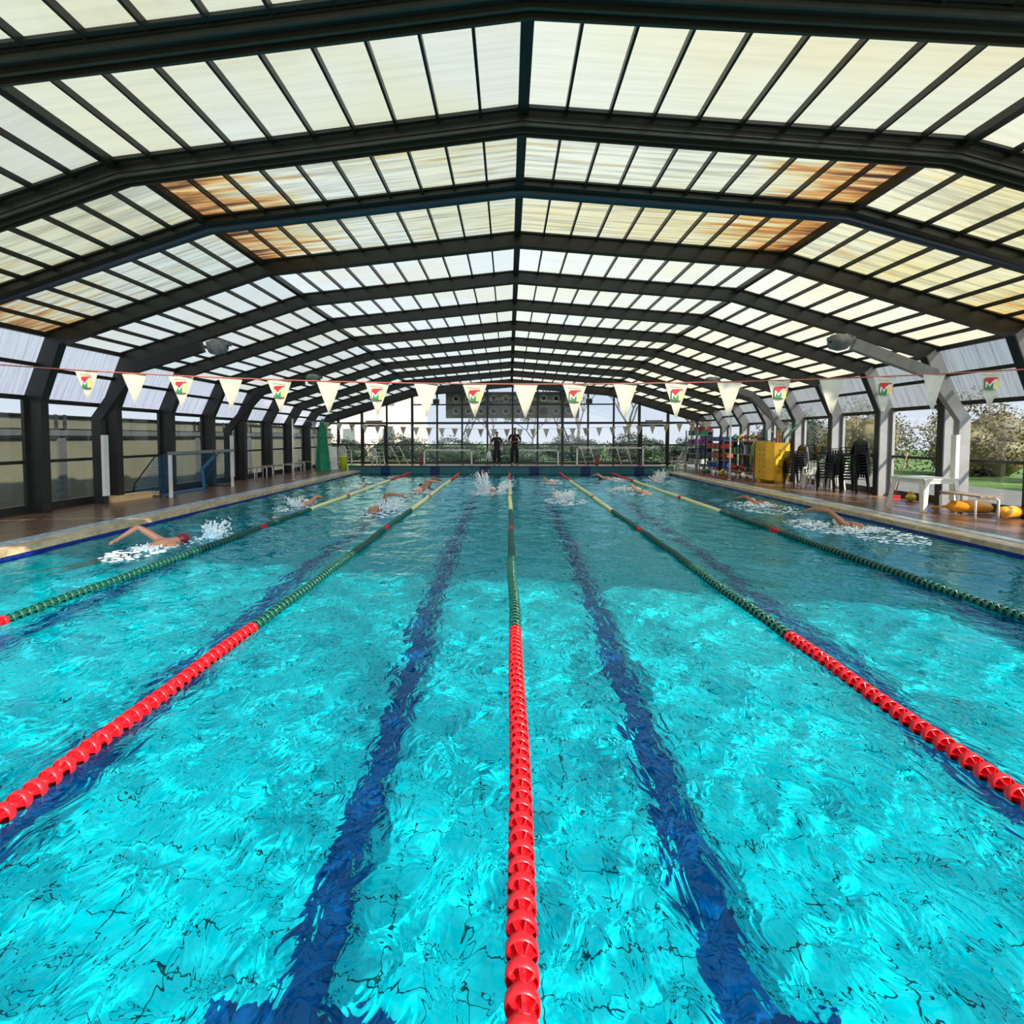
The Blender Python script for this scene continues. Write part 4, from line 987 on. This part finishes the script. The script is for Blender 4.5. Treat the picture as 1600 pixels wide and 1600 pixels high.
def hand(nodes, edges, key, wrist, d, side, curl=.25, s=1.0):
    """palm and five fingers starting from wrist; d = direction of the hand, side = direction towards the thumb"""
    d = Vector(d).normalized(); side = Vector(side); side = (side-d*side.dot(d)).normalized(); nrm = d.cross(side).normalized()
    w0 = Vector(wrist)
    pl = w0+d*.05*s; nodes[key+'palm'] = (tuple(pl), (.030*s, .018*s)); edges.append((key+'wr', key+'palm'))
    pk = w0+d*.085*s; nodes[key+'kn'] = (tuple(pk), (.034*s, .014*s)); edges.append((key+'palm', key+'kn'))
    for i_, (off, L_) in enumerate(((.027, .070), (.009, .080), (-.009, .074), (-.027, .058))):
        a = pk+side*off*s+d*.012*s; e1 = a+(d+side*off*4)*L_*.55*s-nrm*curl*.01; e2 = e1+(d-nrm*curl*1.4).normalized()*L_*.5*s
        nodes[key+'a%d' % i_] = (tuple(a), .0095*s); nodes[key+'b%d' % i_] = (tuple(e1), .0085*s); nodes[key+'c%d' % i_] = (tuple(e2), .007*s)
        edges += [(key+'kn', key+'a%d' % i_), (key+'a%d' % i_, key+'b%d' % i_), (key+'b%d' % i_, key+'c%d' % i_)]
    t1 = pl+side*.035*s; t2 = t1+(d*.6+side*.7).normalized()*.035*s; t3 = t2+(d-nrm*.3).normalized()*.028*s
    nodes[key+'t1'] = (tuple(t1), .012*s); nodes[key+'t2'] = (tuple(t2), .0095*s); nodes[key+'t3'] = (tuple(t3), .008*s)
    edges += [(key+'palm', key+'t1'), (key+'t1', key+'t2'), (key+'t2', key+'t3')]

def swimmer(label, x, y, rz, arm, skinm, capm, roll=0, other='fwd', zoff=0):
    """front-crawl swimmer, head towards local +y; arm = list of (elbow, wrist, hand direction) for the recovering arm, on side sx"""
    r = thing('person', label, 'person', (x, y, zoff), rz, 'swimmers in the pool')
    N = {}; E_ = []
    N['pelvis'] = ((0, -.50, -.22), (.15, .10)); N['belly'] = ((0, -.28, -.14), (.14, .10)); N['chest'] = ((0, -.06, -.045), (.165, .115)); N['upper'] = ((0, .10, -.03), (.15, .09))
    N['neck'] = ((0, .20, -.01), .062); N['skull'] = ((0, .30, .0), (.082, .085)); N['crown'] = ((0, .38, .0), .072); N['face'] = ((0, .33, -.06), .055); N['nose'] = ((0, .335, -.115), .016)
    E_ += [('pelvis', 'belly'), ('belly', 'chest'), ('chest', 'upper'), ('upper', 'neck'), ('neck', 'skull'), ('skull', 'crown'), ('skull', 'face'), ('face', 'nose')]
    for s_, k in ((-1, 'l'), (1, 'r')):
        N[k+'hip'] = ((s_*.09, -.58, -.24), .095); N[k+'kn'] = ((s_*.11, -1.00, -.32+.05*s_), .062); N[k+'cf'] = ((s_*.11, -1.2, -.34+.03*s_), .055); N[k+'an'] = ((s_*.10, -1.42, -.34-.04*s_), .036); N[k+'to'] = ((s_*.09, -1.62, -.40-.05*s_), .025)
        E_ += [('pelvis', k+'hip'), (k+'hip', k+'kn'), (k+'kn', k+'cf'), (k+'cf', k+'an'), (k+'an', k+'to')]
    sx, el, wr, hd = arm
    sh = Vector((sx*.19, .06, .0)); el = Vector(el); wr = Vector(wr)
    k = 'A'
    N[k+'sh'] = (tuple(sh), .068); N[k+'up'] = (tuple(sh.lerp(el, .5)), .060); N[k+'el'] = (tuple(el), .049); N[k+'fo'] = (tuple(el.lerp(wr, .35)), .048); N[k+'wr'] = (tuple(wr), .029)
    E_ += [('upper', k+'sh'), (k+'sh', k+'up'), (k+'up', k+'el'), (k+'el', k+'fo'), (k+'fo', k+'wr')]
    hand(N, E_, k, wr, hd, (-sx, 0, 0), .3)
    k = 'B'; s2 = -sx; sh = Vector((s2*.19, .06, -.06)); el = Vector((s2*.22, .36, -.16)); wr = Vector((s2*.16, .60, -.26))
    N[k+'sh'] = (tuple(sh), .068); N[k+'el'] = (tuple(el), .043); N[k+'wr'] = (tuple(wr), .027)
    E_ += [('upper', k+'sh'), (k+'sh', k+'el'), (k+'el', k+'wr')]; hand(N, E_, k, wr, (0, 1, -.3), (-s2, 0, 0), .15)
    bd = skin('body', N, E_, 'pelvis', skinm, r)
    b = MB(); b.sphere((0, .335, .012), .102, 16, 10, (.93, 1.12, .98)); cp = b.build('swim_cap' if capm is not M['blackcap'] else 'hair', capm, r)
    b = MB(); b.box((-.075, .385, -.055), (.075, .425, -.03)); b.build('goggles', M['blackplastic'], r)
    b = MB(); b.sphere((0, -.53, -.22), .17, 14, 8, (1.06, 1.0, .74)); b.build('swimsuit', M['swimwear'], r)
    if roll: bd.parent.rotation_euler = (0, roll, rz)
    return r
rec_l = (-1, (-.42, -.16, .22), (-.44, -.42, .08), (-.05, -1, -.45))         # elbow high, hand trailing (left arm)
fwd_l = (-1, (-.30, .28, .16), (-.24, .56, .10), (0, 1, -.25))
high_r = (1, (.34, .02, .32), (.60, .10, .26), (.8, .25, -.35))
high_l = (-1, (-.30, .05, .33), (-.22, .32, .30), (.1, 1, -.2))
fwd_r = (1, (.30, .26, .18), (.30, .54, .14), (.0, 1, -.3))
vert_l = (-1, (-.26, .12, .28), (-.36, .20, .52), (-.5, .1, .8))
S = []
S.append(swimmer('tanned swimmer with dark red cap and bent elbow, alone in the left outer lane', -5.70, 8.05, -.42, rec_l, M['skin'], M['redcap'], .10, zoff=.05))
S.append(swimmer('swimmer reaching one arm forward in the left outer lane, beyond the red cap', -5.45, 13.0, -.1, fwd_r, M['skin'], M['whitecap'], zoff=.03))
S.append(swimmer('faint distant swimmer low in the water of the left outer lane', -5.5, 17.8, 0, fwd_r, M['skin_pale'], M['whitecap'], zoff=-.04))
S.append(swimmer('dark-skinned swimmer with high bent arm in the second lane from the left', -3.25, 12.1, 0, high_r, M['skin_tan'], M['whitecap'], -.15, zoff=.05))
S.append(swimmer('swimmer with pale yellow cap and arm bent sideways, far in the second lane', -2.98, 16.5, 0, high_r, M['skin'], M['yellowcap'], -.1, zoff=.02))
S.append(swimmer('swimmer just beyond the pale yellow cap, arm low over the water', -3.05, 18.2, .5, high_r, M['skin_tan'], M['blackcap'], 0, zoff=-.02))
S.append(swimmer('swimmer with one arm straight up in a tall splash, left of the centre rope', -.50, 16.6, 0, vert_l, M['skin_tan'], M['whitecap'], .1, zoff=.02))
S.append(swimmer('swimmer hidden in white splash just right of the centre rope', 1.62, 14.6, 0, fwd_l, M['skin_pale'], M['whitecap'], 0, zoff=0))
S.append(swimmer('tiny distant swimmer near the end wall right of the centre rope', 1.75, 20.0, 0, fwd_l, M['skin'], M['whitecap'], 0, zoff=0))
S.append(swimmer('dark-haired swimmer reaching left near the end wall, second lane from the right', 4.25, 21.8, .75, fwd_l, M['skin'], M['blackcap'], 0, zoff=.04))
S.append(swimmer('pale-backed swimmer stretching an arm ahead in the second lane from the right', 4.35, 16.3, .35, fwd_l, M['skin_pale'], M['whitecap'], .1, zoff=.06))
S.append(swimmer('swimmer throwing up a white splash near the far right corner', 6.15, 20.9, 0, fwd_l, M['skin_pale'], M['whitecap'], 0, zoff=0))
S.append(swimmer('swimmer with low back showing in the right outer lane, farther of two', 6.68, 13.5, .45, fwd_l, M['skin_tan'], M['whitecap'], 0, zoff=.06))
S.append(swimmer('swimmer with white cap and long raised arm in the right outer lane, nearest', 6.85, 10.25, .32, (-1, (-.42, .22, .24), (-.62, .46, .24), (-.5, .5, -.6)), M['skin_tan'], M['whitecap'], .08, zoff=.06))

# splashes
def splash(label, x, y, n, spread, h, foam, seed, lean=(0, 0)):
    rd = random.Random(seed); b = MB()
    for _ in range(n):
        t = rd.random()**1.5; a = rd.uniform(0, 2*PI); rr = spread*(.25+.75*rd.random())*(0.5+t*.6)
        px = rr*math.cos(a)+lean[0]*t; py = rr*math.sin(a)*.8+lean[1]*t; pz = h*t*rd.uniform(.4, 1)
        s_ = rd.uniform(.006, .02)*(1.5-t*.9)
        b.sphere((px, py, pz+.01), s_, 6, 4, (rd.uniform(.7, 1.6), rd.uniform(.7, 1.6), rd.uniform(.7, 1.8)))
    for k in range(int(n*.12)):                # thrown ribbons of water
        a = rd.uniform(0, 2*PI); d = Vector((math.cos(a), math.sin(a), 0)); L_ = rd.uniform(.1, .35)*spread*2; hh = h*rd.uniform(.3, .9)
        p0 = d*spread*.2
        b.tube([tuple(p0), tuple(p0+d*L_*.4+Vector((lean[0]*.4, lean[1]*.4, hh*.7))), tuple(p0+d*L_*.75+Vector((lean[0]*.8, lean[1]*.8, hh))), tuple(p0+d*L_+Vector((lean[0], lean[1], hh*.85)))], [.022, .014, .009, .004], 5)
    for k in range(int(foam*1.6)):                      # foam riding on the surface
        a = rd.uniform(0, 2*PI); rr = spread*1.7*math.sqrt(rd.random()); px, py = rr*math.cos(a)*.8, rr*math.sin(a)*1.3-spread*.5
        b.sphere((px, py, .012), rd.uniform(.008, .026), 6, 4, (rd.uniform(.8, 3.2), rd.uniform(.6, 1.6), .35))
    o_ = b.build('water_splash', M['foam'], None, (x, y, 0)); tag(o_, label, 'splash', kind='stuff'); return o_
splash('white splash in front of the red-capped swimmer', -5.28, 8.75, 300, .28, .36, 40, 1, (.1, 0))
splash('foam around the body of the red-capped swimmer', -5.75, 7.75, 60, .3, .08, 110, 2)
splash('thin splash around the reaching swimmer in the left outer lane', -5.5, 12.8, 130, .35, .3, 80, 3)
splash('foam patch around the faint distant swimmer on the left', -5.45, 17.8, 60, .3, .12, 60, 4)
splash('wide splash right of the high bent arm in the second lane', -2.95, 12.15, 320, .42, .42, 110, 5, (.15, 0))
splash('small foam around the pale yellow cap', -2.9, 16.6, 80, .3, .14, 60, 6)
splash('tall fan of splash left of the centre rope', -.75, 16.4, 420, .38, .75, 120, 7, (-.15, 0))
splash('wing of splash right of the raised straight arm', -.25, 16.6, 180, .3, .45, 60, 8, (.25, 0))
splash('white foamy splash just right of the centre rope', 1.60, 14.4, 420, .42, .34, 170, 9)
splash('small foam around the tiny swimmer by the end wall', 1.8, 20.0, 80, .3, .14, 60, 10)
splash('splash trail in the second lane from the right', 3.9, 17.0, 200, .55, .2, 110, 11)
splash('foam behind the dark-haired swimmer', 4.6, 21.4, 60, .35, .12, 70, 12)
splash('spiky white splash near the far right corner', 6.15, 20.9, 300, .38, .62, 60, 13, (.1, 0))
splash('foam streaks around the low-backed swimmer on the right', 6.45, 13.3, 130, .55, .14, 150, 14)
splash('foam wake of the nearest right swimmer', 6.75, 9.9, 110, .5, .1, 190, 15)
splash('arc of foam ahead of the nearest right swimmer', 6.25, 10.55, 60, .4, .1, 120, 16)

# two men standing on the end deck
def man(label, x, y, rz, h, arms, extra=None):
    r = thing('person', label, 'person', (x, y, FZ+.015), rz, 'men standing on the end deck'); s = h/1.86
    def v(*a): return tuple(q_*s for q_ in a)
    N = {}; E_ = []
    N['pelvis'] = (v(0, 0, .96), (.15*s, .105*s)); N['belly'] = (v(0, -.01, 1.12), (.155*s, .115*s)); N['chest'] = (v(0, 0, 1.34), (.17*s, .115*s)); N['upper'] = (v(0, 0, 1.48), (.12*s, .08*s)); N['neck'] = (v(0, -.005, 1.58), .055*s)
    N['jaw'] = (v(0, -.03, 1.66), (.062*s, .07*s)); N['skull'] = (v(0, -.01, 1.76), (.078*s, .092*s)); N['nose'] = (v(0, -.115, 1.69), .014*s); N['crown'] = (v(0, 0, 1.82), .05*s)
    E_ += [('pelvis', 'belly'), ('belly', 'chest'), ('chest', 'upper'), ('upper', 'neck'), ('neck', 'jaw'), ('jaw', 'skull'), ('skull', 'crown'), ('jaw', 'nose')]
    for s_, k in ((-1, 'l'), (1, 'r')):
        N[k+'ea'] = (v(s_*.085, 0, 1.73), .014*s); E_.append(('skull', k+'ea'))
        N[k+'hip'] = (v(s_*.10, 0, .90), .095*s); N[k+'kn'] = (v(s_*.12, -.02, .50), .062*s); N[k+'cf'] = (v(s_*.125, .01, .36), .056*s); N[k+'an'] = (v(s_*.13, .01, .09), .038*s); N[k+'to'] = (v(s_*.15, -.14, .035), .034*s)
        E_ += [('pelvis', k+'hip'), (k+'hip', k+'kn'), (k+'kn', k+'cf'), (k+'cf', k+'an'), (k+'an', k+'to')]
        el, wr, hd = arms[0 if s_ < 0 else 1]
        K = k.upper(); sh = Vector(v(s_*.21, 0, 1.47)); el = Vector(v(*el)); wr = Vector(v(*wr))
        N[K+'sh'] = (tuple(sh), .062*s); N[K+'el'] = (tuple(el), .043*s); N[K+'fo'] = (tuple(el.lerp(wr, .35)), .042*s); N[K+'wr'] = (tuple(wr), .027*s)
        E_ += [('upper', K+'sh'), (K+'sh', K+'el'), (K+'el', K+'fo'), (K+'fo', K+'wr')]; hand(N, E_, K, wr, hd, (0, -1, .2), .7, s)
    skin('body', N, E_, 'pelvis', M['skin_tan'], r)
    g = 1.12
    T = {n: (N[n][0], tuple(q_*g+.012 for q_ in N[n][1]) if isinstance(N[n][1], tuple) else N[n][1]*g+.014) for n in ('pelvis', 'belly', 'chest', 'upper')}
    T['hem'] = (v(0, 0, .86), (.175*s, .125*s)); TE = [('hem', 'pelvis'), ('pelvis', 'belly'), ('belly', 'chest'), ('chest', 'upper')]
    for K in 'LR':
        T[K+'sh'] = (N[K+'sh'][0], .082*s); mid = Vector(N[K+'sh'][0]).lerp(Vector(N[K+'el'][0]), .75); T[K+'m'] = (tuple(mid), .068*s); TE += [('upper', K+'sh'), (K+'sh', K+'m')]
    skin('shirt', T, TE, 'pelvis', M['cloth'], r)
    T = {'waist': (v(0, 0, 1.06), (.15*s, .11*s)), 'pelvis': (N['pelvis'][0], (.165*s, .125*s))}; TE = [('waist', 'pelvis')]
    for k in 'lr':
        for n, rr in (('hip', .13), ('kn', .098), ('cf', .092), ('an', .075)): T[k+n] = (N[k+n][0], rr*s)
        TE += [('pelvis', k+'hip'), (k+'hip', k+'kn'), (k+'kn', k+'cf'), (k+'cf', k+'an')]
    skin('trousers', T, TE, 'pelvis', M['cloth'], r)
    b = MB(); b.sphere(v(0, .012, 1.795), .098*s, 14, 8, (.93, 1.05, .72)); b.build('hair', M['blackcap'], r)
    b = MB()
    for q_ in (-1, 1): b.sphere(v(q_*.032, -.098, 1.745), .012*s, 8, 6)
    b.build('eyes', M['whitecap'], r)
    b = MB()
    for q_ in (-1, 1): b.sphere(v(q_*.145, -.06, .04), .075*s, 12, 6, (.75, 1.9, .55))
    b.build('shoes', M['blackplastic'], r)
    b = MB(); b.box(v(.07, -.155, 1.36), v(.13, -.135, 1.42)); b.build('chest_badge', M['f_white'], r)['label'] = 'small white badge'
    return r
man('shorter man in black with arms at his sides holding a white bag', -.58, 25.75, .1, 1.71, [((-.30, .04, 1.18), (-.33, -.06, .92), (0, -.1, -1)), ((.30, .04, 1.18), (.32, -.08, .92), (0, -.1, -1))])
man('taller man in black with hands joined at his waist', .33, 25.7, -.05, 1.90, [((-.31, .03, 1.18), (-.10, -.24, 1.14), (1, -.1, .1)), ((.31, .03, 1.18), (.10, -.25, 1.18), (-1, -.1, .05))])
r = thing('plastic_bag', 'white plastic bag hanging from the shorter man on his left', 'bag', (-.97, 25.62, FZ+.30)); b = MB(); b.lathe([(0, 0), (.10, .02), (.13, .15), (.11, .32), (.05, .44)], n=12)
b.build('bag_body', M['white'], r); b = MB(); b.tube([(-.05, 0, .42), (-.04, 0, .55), (.03, 0, .60), (.05, 0, .5), (.05, 0, .42)], .008, 5); b.build('handle', M['white'], r)
r = thing('drink_bottle', 'white bottle held by the shorter man in black', 'bottle', (-.30, 25.62, FZ+.72)); b = MB(); b.lathe([(0, 0), (.045, 0), (.045, .16), (.02, .21), (.02, .24), (0, .24)], n=12); b.build('bottle_body', M['white'], r)
b = MB(); b.lathe([(.024, .24), (.024, .27), (0, .27)], n=10); b.build('cap', M['t_blue'], r)
